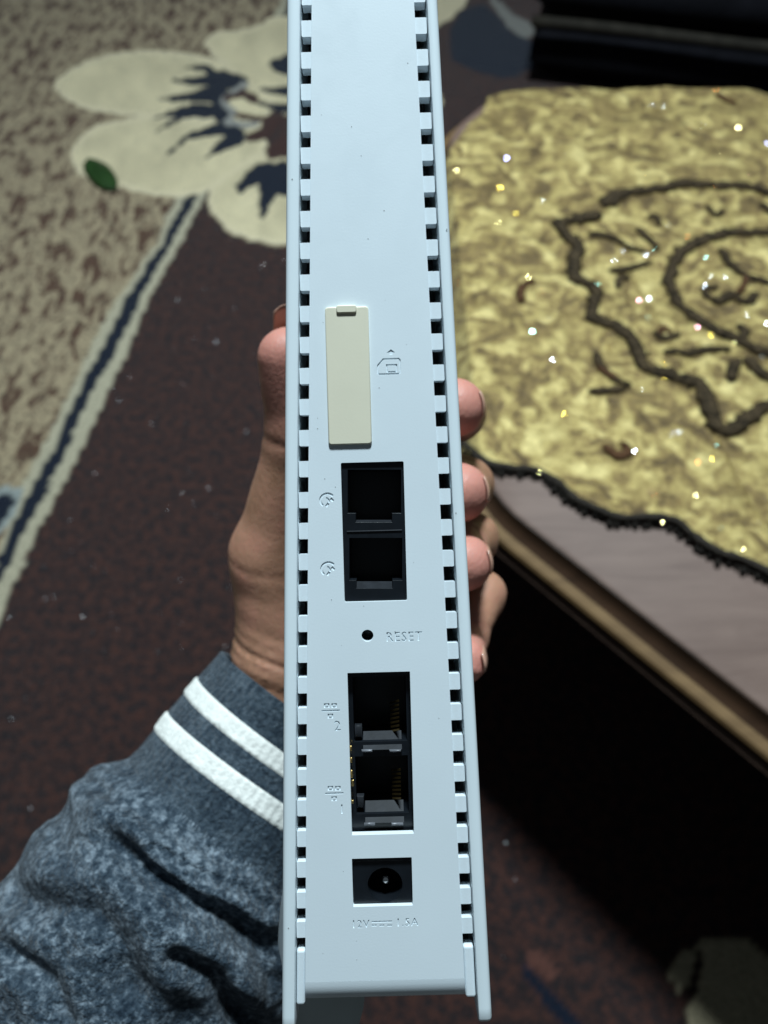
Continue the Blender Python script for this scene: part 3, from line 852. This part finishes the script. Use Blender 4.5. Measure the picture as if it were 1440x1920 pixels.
# vent ribs: little tabs between the slots down both sides
yk = np.interp(np.arange(-5, 31), [-5, 0, 9, 19, 29, 30], [22 - 5 * 59.6, 22, 559, 1142, 1719, 1772])
vk = [Lp(562, y)[1] for y in yk]
def rib_mesh(sx, w_, h_):
    mb = MB(); c = 0.22
    pts = [(-w_ / 2 * sx, -h_ / 2), (w_ / 2 * sx - c * sx, -h_ / 2)] + [(sx * (w_ / 2 - c + c * math.sin(a)), -h_ / 2 + c - c * math.cos(a)) for a in np.radians((30, 60, 90))]
    pts += [(x, -y) for x, y in pts[::-1]]
    mb.prism(pts, -2.4, 0.0)
    me = mesh('vent_rib', [tuple(c_ * 0.001 for c_ in p) for p in mb.v], mb.f, WHITE, link=False); recalc(me); return me
for side in (-1, 1):
    last = len(vk) - 1
    shared = rib_mesh(side, 1.72, 3.02)
    for i in range(len(vk)):
        if i < last: vc = (vk[i] + vk[i + 1]) / 2
        else: continue
        vc += 0.0
        e0, e1 = (VEN_L(vc) + 0.1, PAN_L(vc) + 0.2) if side < 0 else (PAN_R(vc) - 0.2, VEN_R(vc) - 0.12)
        m_ = Matrix.Translation((0.001 * (e0 + e1) / 2, 0.001 * vc, -0.00035))
        m_ = m_ @ Matrix.Diagonal(((e1 - e0) / 1.72, 1, 1, 1))
        o = obj('vent_rib', shared, router, m_)
    # long end piece below the lowest slot
    va = vk[last] - 1.25; vb = VLIP + (0.2 if side < 0 else 0.8)
    mb = MB()
    fa = (lambda v: VEN_L(v) + 0.1) if side < 0 else (lambda v: PAN_R(v) + 0.03)
    fb = (lambda v: PAN_L(v) - 0.03) if side < 0 else (lambda v: VEN_R(v) - 0.15)
    mb.prism([(fa(vb), vb), (fb(vb), vb), (fb(va), va), (fa(va), va)], -3.0, -0.45)
    o = mb.build('end_strip', WHITE, router)
    bv_ = o.modifiers.new('soft_edge', 'BEVEL'); bv_.width = 0.0005; bv_.segments = 3

# side shells
DEPTH = 86.0
def side_shell(side):
    OUT = OUT_L if side < 0 else OUT_R; INN = VEN_L if side < 0 else VEN_R; vend = VEND_L if side < 0 else VEND_R
    rings = []
    vs = np.r_[vend, vend + 0.35, vend + 1.0, np.linspace(vend + 3, VTOP, 40)]
    for k, v in enumerate(vs):
        uo, ui = OUT(v), INN(v)
        s = side; cut = (0.9, 0.35, 0.0)[k] if k < 3 else 0.0
        t = np.clip((v + 98) / 42, 0, 1); bulge = (4.6 if side < 0 else 2.2) * (1 - t * t * (3 - 2 * t))
        b = lambda n: bulge * np.clip((-n - 6) / 22, 0, 1)**1.3 - 0.6 * np.clip((-n - 40) / 46, 0, 1)
        P_ = [(ui, -16), (ui, 0.45 - cut), (ui + s * 0.12, 0.72 - cut), (ui + s * 0.4, 0.85 - cut), (uo - s * 0.95, 0.85 - cut), (uo - s * 0.5, 0.72 - cut),
              (uo - s * 0.16, 0.38 - cut), (uo, -0.25 - cut), (uo, -3), (uo, -6)]
        for n in (-10, -15, -20, -28, -40, -55, -70, -78): P_.append((uo + s * b(n), n))
        P_ += [(uo + s * b(-82) - s * 1.2, -82.5), (uo - s * 4.0, -85.5), (uo - s * 5.0, -83.8), (uo - s * 3.0, -79), (uo - s * 2.2, -60), (uo - s * 2.2, -20)]
        rings.append([(p[0], v, p[1]) for p in P_])
    vv, ff = loft(rings)
    mb = MB(); mb.add(vv, ff)
    return mb.build('side_shell', SHELL, router, smooth=38)
side_shell(-1); side_shell(1)
mb = MB()
vs = np.linspace(VEND_R + 2, VTOP, 10)
mb.prism([(OUT_L(v) + 3.4, v) for v in vs[::-1]] + [(OUT_R(v) - 3.4, v) for v in vs], -86.2, -84.0)
mb.build('back_shell', SHELL, router, smooth=30)
mb = MB()
mb.prism([(OUT_L(v) + 2.4, v) for v in np.linspace(VLIP + 3, VTOP - 1, 6)[::-1]] + [(OUT_R(v) - 2.4, v) for v in np.linspace(VLIP + 3, VTOP - 1, 6)], -15.0, -14.0)
mb.build('inner_chassis', CHASSIS, router)
mb = MB(); mb.prism([(OUT_L(VTOP) + 0.2, VTOP - 0.5), (OUT_R(VTOP) - 0.2, VTOP - 0.5), (OUT_R(VTOP) - 0.2, VTOP + 1.5), (OUT_L(VTOP) + 0.2, VTOP + 1.5)], -84, 0.5)
mb.build('top_cap', SHELL, router)
fa, fb = Lp(553, 1878, -22), Lp(688, 1960, -22)
mb = MB(); mb.prism([(fa[0], fb[1]), (fb[0] - 3, fb[1]), (fb[0] - 0.6, fa[1] - 2), (fb[0] + 0.2, fa[1] + 3), (fa[0], fa[1] + 3)], -48, -22)
mb.build('base_foot', FOOT, router)

# a few specks of dust and lint on the housing
mb = MB()
for _ in range(30):
    v_ = rng.uniform(VBOT + 4, VTOP - 30); u_ = PAN_L(v_) + 0.6 + (PAN_R(v_) - PAN_L(v_) - 1.2) * rng.random()
    if any(r__[0] - .3 < u_ < r__[2] + .3 and r__[1] - .3 < v_ < r__[3] + .3 for r__ in (PHONE, LAN, DC, SIM)): continue
    q_ = rng.uniform(0.03, 0.075); mb.box(u_ - q_, u_ + q_ * rng.uniform(0.8, 2), v_ - q_, v_ + q_, 0.004, 0.05)
for u_, v_ in ((Lp(855, 962, 0.85)), (Lp(548, 336, 0.85)), (Lp(838, 430, 0.85)), (Lp(541, 1740, 0.85))):
    mb.box(u_ - 0.12, u_ + 0.1, v_ - 0.09, v_ + 0.09, 0.86, 0.92)
ds = mb.build('dust', simple('grey_dust', (0.32, 0.33, 0.33), 0.9), router); ds['kind'] = 'stuff'

# card slot cover
u0, v0, u1, v1 = SIM
mb = MB(); vv, ff = curve_mesh([rpoly((u0, v0, u1, v1), 0.55)], [], 0.24, 0.12, 0.22)
mb.add(vv, ff); simc = mb.build('card_cover', CREAM, router, smooth=50)
tu0, tv0, tu1, tv1 = rect_px(631, 574, 668.5, 589)
mb = MB(); vv, ff = curve_mesh([rpoly((tu0, tv0, tu1, tv1), 0.35)], [], 0.42, 0.35, 0.2)
mb.add(vv, ff); mb.build('cover_tab', CREAM, simc, smooth=50)

# reset button at the bottom of its hole
mb = MB(); mb.prism(circle(rc, RR * 0.9), -6.2, -5.0); mb.build('reset_button', BLACK, router)

# phone sockets
def tee(x0, x1, y0, yl, n0, n1, yb):
    g = lambda x, y: tuple(Lp(x, y, -0.7))
    return [g(x0, y0), g(x1, y0), g(x1, yl), g(n1, yl), g(n1, yb), g(n0, yb), g(n0, yl), g(x0, yl)]
def grow(r, d): return (r[0] + d, r[1] + d, r[2] - d, r[3] - d)
T1 = tee(652, 752, 881, 962, 667, 735, 979); T2 = tee(655, 754, 1009, 1088, 668, 736, 1103)
v1_, f1_ = curve_mesh([rpoly(grow(PHONE, 0.1), 0.2), T1, T2], [], 5.0, -5.65, 0.07)
mb = MB(); mb.add(v1_, f1_)
pj = mb.build('phone_socket', BLACK, router, smooth=30)
mb = MB(); r_ = grow(PHONE, 0.3); mb.prism(rpoly(r_), -12.2, -10.8); mb.build('socket_back', BLACK, pj)
a, b = Lp(650, 997, -0.6), Lp(754, 995, -0.6)
mb = MB(); mb.box(a[0], b[0], a[1] - 0.16, a[1] + 0.16, -0.9, -0.34, 0.12); mb.build('divider_ridge', GREYP, pj, smooth=50)
for (x0, x1, yb) in ((667.5, 734.5, 979), (668.5, 735.5, 1103)):        # sloped latch ramps in the notches
    a, b = Lp(x0, yb, -0.7), Lp(x1, yb, -0.7)
    mb = MB()
    h_ = 0.35 if yb < 1000 else 1.0
    vv = [(a[0], a[1], -0.75), (b[0], b[1], -0.75), (b[0], b[1] + h_, -3.6), (a[0], a[1] + h_, -3.6), (a[0], a[1], -3.6), (b[0], b[1], -3.6)]
    mb.add(vv, [(0, 1, 2, 3), (0, 4, 5, 1), (0, 3, 4), (1, 5, 2), (3, 2, 5, 4)]); mb.build('latch_ramp', GREYP, pj)

# network sockets (turned on their side: contacts right, latch left)
lanE = bpy.data.objects.new('network_socket', None); COL.objects.link(lanE); lanE.parent = router
nn = -1.7
r_ = grow(LAN, -0.5)
mb = MB(); mb.prism(rpoly(r_), -14.0, -12.8); mb.build('socket_back', BLACK, lanE)
g0 = grow(LAN, -0.3)
o1 = rect_px(662, 1270, 762, 1392, nn); o2 = rect_px(667, 1420, 766, 1528, nn)
vv, ff = curve_mesh([rpoly(g0), rpoly(o1), rpoly(o2)], [], 4.9, -7.4, 0.05)
mb = MB(); mb.add(vv, ff); mb.build('socket_housing', BLACK, lanE, smooth=30)
for (x0, x1, ya, yb, hx) in ((681, 753, 1379, 1406, ((678, 698), (730, 752))), (685, 757, 1512, 1543, ((683, 703), (734, 756)))):
    a, b = Lp(x0, yb, nn), Lp(x1, ya, nn)
    mb = MB()
    vv = [(a[0], a[1], -1.55), (b[0], a[1], -1.55), (b[0], b[1], -5.0), (a[0], b[1], -5.0), (a[0], a[1], -5), (b[0], a[1], -5)]
    mb.add(vv, [(0, 1, 2, 3), (0, 4, 5, 1), (0, 3, 4), (1, 5, 2), (3, 2, 5, 4)]); mb.build('socket_ledge', GREYP, lanE)
    for h0, h1 in hx:  # highlights along the ledge, built as tabs of lighter grey
        c0, c1 = Lp(h0, yb + 4, nn), Lp(h1, yb - 2, nn)
        mb = MB(); mb.box(c0[0], c1[0], c0[1] + 0.05, c1[1], -1.75, -1.15, 0.16); mb.build('highlight_tab', simple('highlight_grey', (0.12, 0.125, 0.14), 0.3, var=0.4, vscale=700), lanE, smooth=60)
    mb = MB(); s0, s1 = Lp(x0 - 16, ya - 2, nn), Lp(x0 - 3, ya - 22, nn)
    mb.box(s0[0], s1[0], s0[1] - 0.9, s1[1] - 0.6, -4.2, -2.6, 0.2); mb.build('spring_tongue', GREYP, lanE, smooth=60)
for y0, x0 in ((1318, 731), (1446, 734)):
    for i in range(8):
        a = Lp(x0 + i * 0.25, y0 + i * 7.6 + 6, -3.4); b = Lp(x0 + 17 + i * 0.1, y0 + i * 7.6 - 7, -3.4); w_ = 0.17
        mb = MB(); mb.add([(a[0], a[1] - w_, -5.6), (b[0], b[1] - w_, -2.2), (b[0], b[1] + w_, -2.2), (a[0], a[1] + w_, -5.6),
                           (a[0], a[1] - w_, -5.9), (b[0], b[1] - w_, -2.5), (b[0], b[1] + w_, -2.5), (a[0], a[1] + w_, -5.9)],
                          [(0, 1, 2, 3), (7, 6, 5, 4), (0, 4, 5, 1), (1, 5, 6, 2), (2, 6, 7, 3), (3, 7, 4, 0)])
        mb.build('contact_pin', GOLD, lanE)
# metal shield edge on the left
mb = MB()
for ya, yb, xx in ((1398, 1408, 657.6), (1420, 1430, 658.4), (1444, 1458, 659.2), (1462, 1474, 661.0), (1500, 1506, 660.5)):
    a, b = Lp(xx - 1.5, yb, -1.0), Lp(xx + 2.2, ya, -1.0)
    mb.box(a[0], b[0], a[1], b[1], -1.4, -0.8, 0.1)
mb.build('shield_edge', GOLD, lanE, smooth=60)

# power socket
dcE = bpy.data.objects.new('power_socket', None); COL.objects.link(dcE); dcE.parent = router
pc = Lp(722, 1658, -1.2)
vv, ff = curve_mesh([rpoly(grow(DC, 0.12), 0.12), circle(pc, 3.3, 40)], [], 4.4, -5.4, 0.08)
mb = MB(); mb.add(vv, ff); mb.build('socket_block', BLACK, dcE, smooth=35)
mb = MB(); mb.prism(rpoly(grow(DC, 0.3)), -11.4, -10.0); mb.build('socket_back', BLACK, dcE)
a0, b0 = DC[0] + 0.15, DC[2] - 0.15
mb = MB(); mb.box(a0, b0, DC[3] - 0.85, DC[3] - 0.2, -1.2, -0.55, 0.12); mb.build('block_rim', BLACK, dcE, smooth=50)
pr = []
for r, n in ((0.95, -10), (0.95, -3.6), (0.9, -3.1), (0.72, -2.7), (0.42, -2.45), (0.05, -2.38)):
    pr.append([(pc[0] + 0.12 + r * math.cos(t), pc[1] + 0.05 + r * math.sin(t), n) for t in np.linspace(0, 2 * math.pi, 20, endpoint=False)])
vv, ff = loft(pr); mb = MB(); mb.add(vv, ff); mb.build('centre_pin', STEEL, dcE, smooth=60)

# ================================================================== PERSON: left hand from a grey heather sleeve
def sdf_capsule(P, a, b, ra, rb):
    a, b = np.array(a, float), np.array(b, float); ab = b - a
    t = np.clip(((P - a) @ ab) / (ab @ ab), 0, 1)
    return np.linalg.norm(P - a - t[..., None] * ab, axis=-1) - (ra + (rb - ra) * t)
def smin(a, b, k):
    h = np.clip(0.5 + 0.5 * (b - a) / k, 0, 1)
    return b + (a - b) * h - k * h * (1 - h)

def surface_nets(F, org, h):
    ins = F < 0
    C8 = [(i, j, k) for i in (0, 1) for j in (0, 1) for k in (0, 1)]
    sh = tuple(s - 1 for s in F.shape)
    sub = lambda A, c: A[c[0]:c[0] + sh[0], c[1]:c[1] + sh[1], c[2]:c[2] + sh[2]]
    cnt = sum(sub(ins, c).astype(np.int8) for c in C8)
    act = (cnt > 0) & (cnt < 8)
    acc = np.zeros(sh + (3,)); num = np.zeros(sh)
    for a in range(8):
        for b in range(a + 1, 8):
            ca, cb = np.array(C8[a]), np.array(C8[b])
            if np.abs(ca - cb).sum() != 1: continue
            fa, fb = sub(F, C8[a]), sub(F, C8[b])
            x = (fa < 0) != (fb < 0)
            t = np.where(x, fa / np.where(x, fa - fb, 1), 0)
            acc += np.where(x[..., None], ca + t[..., None] * (cb - ca), 0); num += x
    idx = np.full(sh, -1); ii = np.argwhere(act); idx[act] = np.arange(len(ii))
    V = org + h * (ii + acc[act] / num[act][:, None])
    faces = []
    for ax in range(3):
        o1, o2 = [(1, 2), (2, 0), (0, 1)][ax]
        s0 = [slice(None)] * 3; s1 = [slice(None)] * 3
        s0[ax] = slice(0, -1); s1[ax] = slice(1, None)
        e = ins[tuple(s0)] != ins[tuple(s1)]
        q = np.argwhere(e)
        ok = (q[:, o1] > 0) & (q[:, o2] > 0) & (q[:, o1] < sh[o1]) & (q[:, o2] < sh[o2])
        q = q[ok]
        d1 = np.zeros(3, int); d1[o1] = 1; d2 = np.zeros(3, int); d2[o2] = 1
        g = lambda p: idx[p[:, 0], p[:, 1], p[:, 2]]
        quad = np.stack([g(q - d1 - d2), g(q - d2), g(q), g(q - d1)], 1)
        flip = ~ins[q[:, 0], q[:, 1], q[:, 2]]
        quad[flip] = quad[flip][:, ::-1]
        faces.append(quad)
    return V, np.vstack(faces)

FINGERS = [   # (right, up, depth, radius) mm : knuckle, middle joint, end joint, tip
    [(-2, 36, 262, 11.5), (24.5, 33, 256, 9.2), (20.8, 31, 236, 8.8), (20.2, 29.5, 217, 8.2)],
    [(2, 16, 264, 11.5), (27.0, 9, 256, 9.2), (21.8, 6.5, 235, 8.8), (20.9, 5.4, 215, 8.5)],
    [(4, -5, 264, 11), (29.0, -9, 256, 8.8), (23.0, -12, 236, 8.4), (22.2, -14.2, 215, 8.1)],
    [(6, -24, 262, 10), (32.0, -27, 252, 7.6), (24.4, -39.5, 236, 6.9), (22.2, -41.2, 213, 6.3)],
]
THUMB = [(-31, -50, 252, 16.5), (-35, -14, 243, 13.0), (-25.4, 22, 227, 8.9), (-27.2, 43.5, 217, 8.6)]
def hand():
    h = 1.15
    lo = np.array([-100.0, -176.0, 198.0]); hi = np.array([50.0, 64.0, 296.0])
    ax = [np.arange(lo[i], hi[i], h) for i in range(3)]
    P = np.stack(np.meshgrid(*ax, indexing='ij'), -1)
    fing = None
    for F_ in FINGERS:
        d = None
        for a, b in zip(F_[:-1], F_[1:]):
            c = sdf_capsule(P, a[:3], b[:3], a[3], b[3]); d = c if d is None else smin(d, c, 3.0)
        fing = d if fing is None else smin(fing, d, 1.2)
    W1, W2 = (-34, -64, 256, 16.5), (-12, -72, 259, 16.5)
    body = None
    parts = [(W1, W2, 0)]
    seg = [(W1, FINGERS[0][0]), (W1, FINGERS[1][0]), (W2, FINGERS[2][0]), (W2, FINGERS[3][0]), (W1, W2), (THUMB[0], FINGERS[0][0]),
           (FINGERS[0][0], FINGERS[1][0]), (FINGERS[1][0], FINGERS[2][0]), (FINGERS[2][0], FINGERS[3][0]), (W1, (-64, -122, 248, 21)), (W2, (-42, -138, 250, 21)), (W1, THUMB[0])]
    for a, b in seg:
        c = sdf_capsule(P, a[:3], b[:3], a[3], b[3]); body = c if body is None else smin(body, c, 6.0)
    th = None
    for a, b in zip(THUMB[:-1], THUMB[1:]):
        c = sdf_capsule(P, a[:3], b[:3], a[3], b[3]); th = c if th is None else smin(th, c, 5.0)
    d = smin(body, fing, 5.0); d = smin(d, th, 6.0)
    # folds of skin across the heel of the hand, and finger creases
    X, Y, Z = P[..., 0], P[..., 1], P[..., 2]
    s = Y + 0.35 * X + 1.6 * vnoise(X * 0.06, Y * 0.06, Z * 0.06)
    m = np.exp(-((Y + 56) / 17)**2)
    d = d + 1.1 * m * np.maximum(0, np.sin(s * 2 * math.pi / 8.5))**4 + 0.4 * m * np.sin(s * 2 * math.pi / 3.4)
    for F_ in FINGERS + [THUMB]:
        for a, r in ((F_[2], 1.0), (F_[1], 0.8)):
            q = np.linalg.norm(P - np.array(a[:3]), axis=-1)
            ax_ = np.array(F_[3][:3]) - np.array(F_[1][:3]); ax_ = ax_ / np.linalg.norm(ax_)
            al = (P - np.array(a[:3])) @ ax_
            d = d + 0.5 * r * np.exp(-(al / 0.9)**2) * (q < a[3] + 4)
    d = d + 0.18 * fbm(X * 0.12, Y * 0.12, Z * 0.12, 2)
    # flattened where it presses on the router
    Q_ = np.stack([X - ORG[0], Y - ORG[1], -Z - ORG[2]], -1)
    u = Q_ @ du; v = Q_ @ dv; n = Q_ @ dn
    t = np.clip((v + 98) / 42, 0, 1); bl = 5.2 * (1 - t * t * (3 - 2 * t))
    box = np.maximum(np.maximum(OUT_L(v) - bl - u, u - OUT_R(v) - bl), np.maximum(-86.4 - n, VEND_L - v))
    d = np.maximum(d, -(box - 0.15))
    V, Fc = surface_nets(d, lo, h)
    m_, nt, N, L, Pn = nodes_of('skin')
    t1 = noise(nt, 55, 4, 0.6); r1 = ramp(nt, [(0.3, (0.30, 0.155, 0.088)), (0.55, (0.42, 0.212, 0.135)), (0.75, (0.51, 0.23, 0.16))])
    L.new(t1.outputs['Fac'], r1.inputs['Fac']); L.new(r1.outputs['Color'], Pn.inputs['Base Color'])
    Pn.inputs['Roughness'].default_value = 0.5; Pn.inputs['Specular IOR Level'].default_value = 0.4
    Pn.inputs['Subsurface Weight'].default_value = 0.12; Pn.inputs['Subsurface Scale'].default_value = 0.004
    t2 = noise(nt, 620, 4, 0.65, 0.6, map_scale=(1, 0.5, 1)); bump(nt, t2.outputs['Fac'], 0.35, 0.0008)
    o = mesh('person', cw(V), Fc, m_, smooth=True)
    recalc(o.data)
    blush = np.zeros(len(V))
    for F_ in FINGERS + [THUMB]:
        blush = np.maximum(blush, np.clip(1.25 - np.linalg.norm(V - np.array(F_[3][:3]), axis=1) / 24, 0, 1))
    at_ = o.data.attributes.new('blush', 'FLOAT', 'POINT'); at_.data.foreach_set('value', blush.astype(np.float32))
    an = N.new('ShaderNodeAttribute'); an.attribute_name = 'blush'
    mb_ = N.new('ShaderNodeMixRGB'); mb_.inputs['Color2'].default_value = rgb((0.56, 0.235, 0.185))
    L.new(an.outputs['Fac'], mb_.inputs['Fac']); L.new(r1.outputs['Color'], mb_.inputs['Color1']); L.new(mb_.outputs['Color'], Pn.inputs['Base Color'])
    sm = o.modifiers.new('soften', 'SMOOTH'); sm.factor = 0.4; sm.iterations = 2
    tag(o, 'left hand gripping the white router, wearing a grey heather striped cuff sleeve', 'person')
    NAIL = simple('fingernail', (0.47, 0.26, 0.19), 0.3, var=0.1, vscale=200, coat=0.1)
    def nail(tip, prev, nd, wd, ln, fwd):
        tip3 = np.array(tip[:3], float); d_ = tip3 - np.array(prev[:3]); d_ /= np.linalg.norm(d_)
        nd = np.array(nd, float); nd -= d_ * (nd @ d_); nd /= np.linalg.norm(nd); sd = np.cross(d_, nd)
        r = tip[3]; v = []; f = []
        nu, nv = 8, 9
        for lay in (0, 1):
            for i in range(nv + 1):
                s_ = -0.5 + i / nv
                for j in range(nu + 1):
                    q = -1 + 2 * j / nu
                    a = q * 0.62 * wd; rr = r + (0.2 if lay == 0 else -0.4)
                    ll = s_ * ln * (1 - 0.22 * q * q * (s_ > 0)) + fwd
                    dip = 0.018 * max(0.0, ll + 1)**2
                    p = tip3 + d_ * ll + (nd * math.cos(a) + sd * math.sin(a)) * (rr - dip)
                    v.append(p)
        K = (nu + 1) * (nv + 1)
        for i in range(nv):
            for j in range(nu):
                k = i * (nu + 1) + j
                f += [(k, k + 1, k + nu + 2, k + nu + 1), (K + k, K + k + nu + 1, K + k + nu + 2, K + k + 1)]
        edge = [j for j in range(nu + 1)] + [i * (nu + 1) + nu for i in range(1, nv + 1)] + [nv * (nu + 1) + j for j in range(nu - 1, -1, -1)] + [i * (nu + 1) for i in range(nv - 1, 0, -1)]
        f += [(edge[i], K + edge[i], K + edge[(i + 1) % len(edge)], edge[(i + 1) % len(edge)]) for i in range(len(edge))]
        q = mesh('fingernail', cw(v), f, NAIL, o, smooth=True); recalc(q.data)
    for F_ in FINGERS: nail(F_[3], F_[2], (1, 0.15, 0.1), 0.75, 9, 0.6)
    nail(THUMB[3], THUMB[2], (0.15, 0.1, 1.0), 1.1, 15, 6.5)
    return o
person = hand()

CREASES = [([(150, 1452), (187, 1477), (272, 1531), (350, 1570), (440, 1612)], 2.2, 15), ([(215, 1585), (288, 1648), (350, 1694), (428, 1729), (486, 1784), (520, 1850)], 4.0, 23),
           ([(60, 1690), (109, 1698), (175, 1714), (225, 1775), (250, 1850)], 3.5, 28), ([(300, 1590), (380, 1640), (450, 1665), (500, 1700)], 3.0, 11), ([(330, 1800), (400, 1830), (440, 1900)], 3.5, 18), ([(20, 1790), (90, 1840), (120, 1920)], 3.5, 22)]
def sleeve():
    AX = smooth_path(np.array([(-26, -66.5, 257), (-37.2, -82.4, 253), (-49.4, -99.8, 247), (-65.7, -122.3, 240), (-87.2, -150, 232), (-113, -180.5, 225), (-130, -200, 220)], float), 0.7)
    S = np.r_[0, np.cumsum(np.linalg.norm(np.diff(AX, axis=0), axis=1))]
    T_ = np.gradient(AX, axis=0); T_ /= np.linalg.norm(T_, axis=1)[:, None]
    up0 = np.array([0, 0, -1.0])                                   # towards the lens
    SD = np.cross(T_, up0); SD /= np.linalg.norm(SD, axis=1)[:, None]
    FR = np.cross(SD, T_)
    def R0(s): return np.interp(s, [0, 10, 25, 40, 44, 50, 60, 75, 95, 130, 200, 260], [34.5, 35.6, 37.0, 37.6, 38.8, 43.8, 47.0, 46.0, 44.5, 46.5, 49, 50])
    def surf(s, th, extra=0.0):
        """sleeve surface, mm"""
        i = np.clip(np.interp(s, S, np.arange(len(S))), 0, len(S) - 1.001); i0 = i.astype(int); fr = (i - i0)[..., None]
        c = AX[i0] * (1 - fr) + AX[i0 + 1] * fr; a = SD[i0]; b = FR[i0]
        puff = np.clip((s - 41) / 14, 0, 1)
        x_, y_ = np.cos(th), np.sin(th)
        wv = s + 9 * vnoise(x_ * 1.3 + 5, y_ * 1.3, s * 0.012) + 7 * np.sin(th + 0.6)
        fold = 0.5 - 0.5 * np.cos(wv * 2 * math.pi / 21 + 1.0 * vnoise(x_ * 2, y_ * 2, s * 0.03))
        amp = 5.0 * puff * (0.5 + 0.5 * vnoise(x_ * 1.6 + 3, y_ * 1.6 + 8, s * 0.02))
        r = R0(s) + amp * (fold - 0.55) + puff * 2.5 * fbm(x_ * 2.4, y_ * 2.4, s * 0.035, 2)
        r = r + 0.35 * fbm(x_ * 14, y_ * 14, s * 0.32, 2) * (0.4 + 0.6 * puff) + extra
        # the deep creases where the sleeve bunches above the cuff
        p0 = c + (r * x_)[..., None] * a + (r * y_ * 0.92)[..., None] * b
        pu = 720 + FPX * p0[..., 0] / p0[..., 2]; pv = 960 - FPX * p0[..., 1] / p0[..., 2]
        front = np.clip((y_ + 0.45) * 1.1, 0, 1) * puff
        for line_, dep, wd in CREASES:
            dd = np.full(s.shape, 1e9)
            for q0, q1 in zip(line_[:-1], line_[1:]):
                e_, _ = seg_dist(pu, pv, q0, q1); dd = np.minimum(dd, e_)
            r = r - front * dep * (np.exp(-(dd / wd)**2) - 0.42 * np.exp(-((dd - 2.2 * wd) / (1.2 * wd))**2))
        rib = (1 - puff) * 0.18 * np.sin(th * 90)
        r = r + rib
        p = c + (r * x_)[..., None] * a + (r * y_ * 0.92)[..., None] * b
        # the router's shell pushes the cloth back
        Qc = np.stack([p[..., 0] - ORG[0], p[..., 1] - ORG[1], -p[..., 2] - ORG[2]], -1)
        u = Qc @ du; v = Qc @ dv; n = Qc @ dn
        t = np.clip((v + 98) / 42, 0, 1); bl = 5.2 * (1 - t * t * (3 - 2 * t)) + 1.5
        lim = OUT_L(v) - bl
        hit = (u > lim) & (n > -88.5)
        du1 = u - lim; dn1 = n + 88.5
        side_ = hit & (du1 < dn1) ; bk = hit & ~side_
        p = p - np.where(side_, du1, 0)[..., None] * np.array([du[0], du[1], -du[2]]) - np.where(bk, dn1, 0)[..., None] * np.array([dn[0], dn[1], -dn[2]])
        return p
    def patch(s0, s1, ns, nt_, name, mat, parent, extra=0.0, hem=False):
        ss = np.linspace(s0, s1, ns); th = np.linspace(0, 2 * math.pi, nt_, endpoint=False)
        SS, TH = np.meshgrid(ss, th, indexing='ij')
        ex = np.full(SS.shape, extra)
        if extra > 0: ex = extra * np.clip(np.minimum(SS - s0, s1 - SS) / 0.8, 0.02, 1) ** 0.5
        p = surf(SS, TH, ex).reshape(-1, 3)
        if hem:      # turned-in edge
            inner = [surf(np.full(nt_, s), th, np.full(nt_, e)) for s, e in ((s0 + 8, -3.2), (s0 + 1, -2.6), (s0 - 0.8, -1.4))]
            p = np.vstack(inner + [p]); ns += 3
        n_ = nt_
        f = []
        idx = np.arange(ns * n_).reshape(ns, n_); nx = np.roll(idx, -1, 1)
        f = np.stack([idx[:-1], nx[:-1], nx[1:], idx[1:]], -1).reshape(-1, 4)
        o = mesh(name, cw(p), f, mat, parent, smooth=True); recalc(o.data); return o
    def heather(name, dark, mid, light, sc):
        m, nt, N, L, P = nodes_of(name)
        t = noise(nt, sc, 5, 0.72, 0.3); r = ramp(nt, [(0.39, dark), (0.50, mid), (0.64, light)])
        t2 = noise(nt, sc * 0.16, 3, 0.6)
        ml = N.new('ShaderNodeMixRGB'); ml.inputs['Fac'].default_value = 0.30
        L.new(t.outputs['Fac'], ml.inputs['Color1']); L.new(t2.outputs['Fac'], ml.inputs['Color2']); L.new(ml.outputs['Color'], r.inputs['Fac'])
        L.new(r.outputs['Color'], P.inputs['Base Color']); P.inputs['Roughness'].default_value = 0.95; P.inputs['Specular IOR Level'].default_value = 0.1
        P.inputs['Sheen Weight'].default_value = 0.12; P.inputs['Sheen Roughness'].default_value = 0.4
        t3 = noise(nt, sc * 1.6, 3, 0.7); bump(nt, t3.outputs['Fac'], 0.9, 0.0022)
        return m
    SL = heather('grey_heather_fleece', (0.010, 0.019, 0.031), (0.050, 0.072, 0.096), (0.245, 0.295, 0.345), 460)
    CU = heather('cuff_knit', (0.019, 0.031, 0.046), (0.045, 0.065, 0.086), (0.105, 0.135, 0.165), 560)
    ST = simple('white_stripe_knit', (0.72, 0.72, 0.68), 0.9, spec=0.15, var=0.08, vscale=300, bscale=900, bstr=0.6, bdist=0.0008)
    sl = patch(42, 250, 300, 300, 'sleeve', SL, person)
    cf = patch(0, 43, 90, 360, 'cuff', CU, sl, hem=True)
    for a, b in ((11.0, 17.4), (25.0, 31.6)): patch(a, b, 14, 360, 'stripe', ST, sl, 0.55)
sleeve()
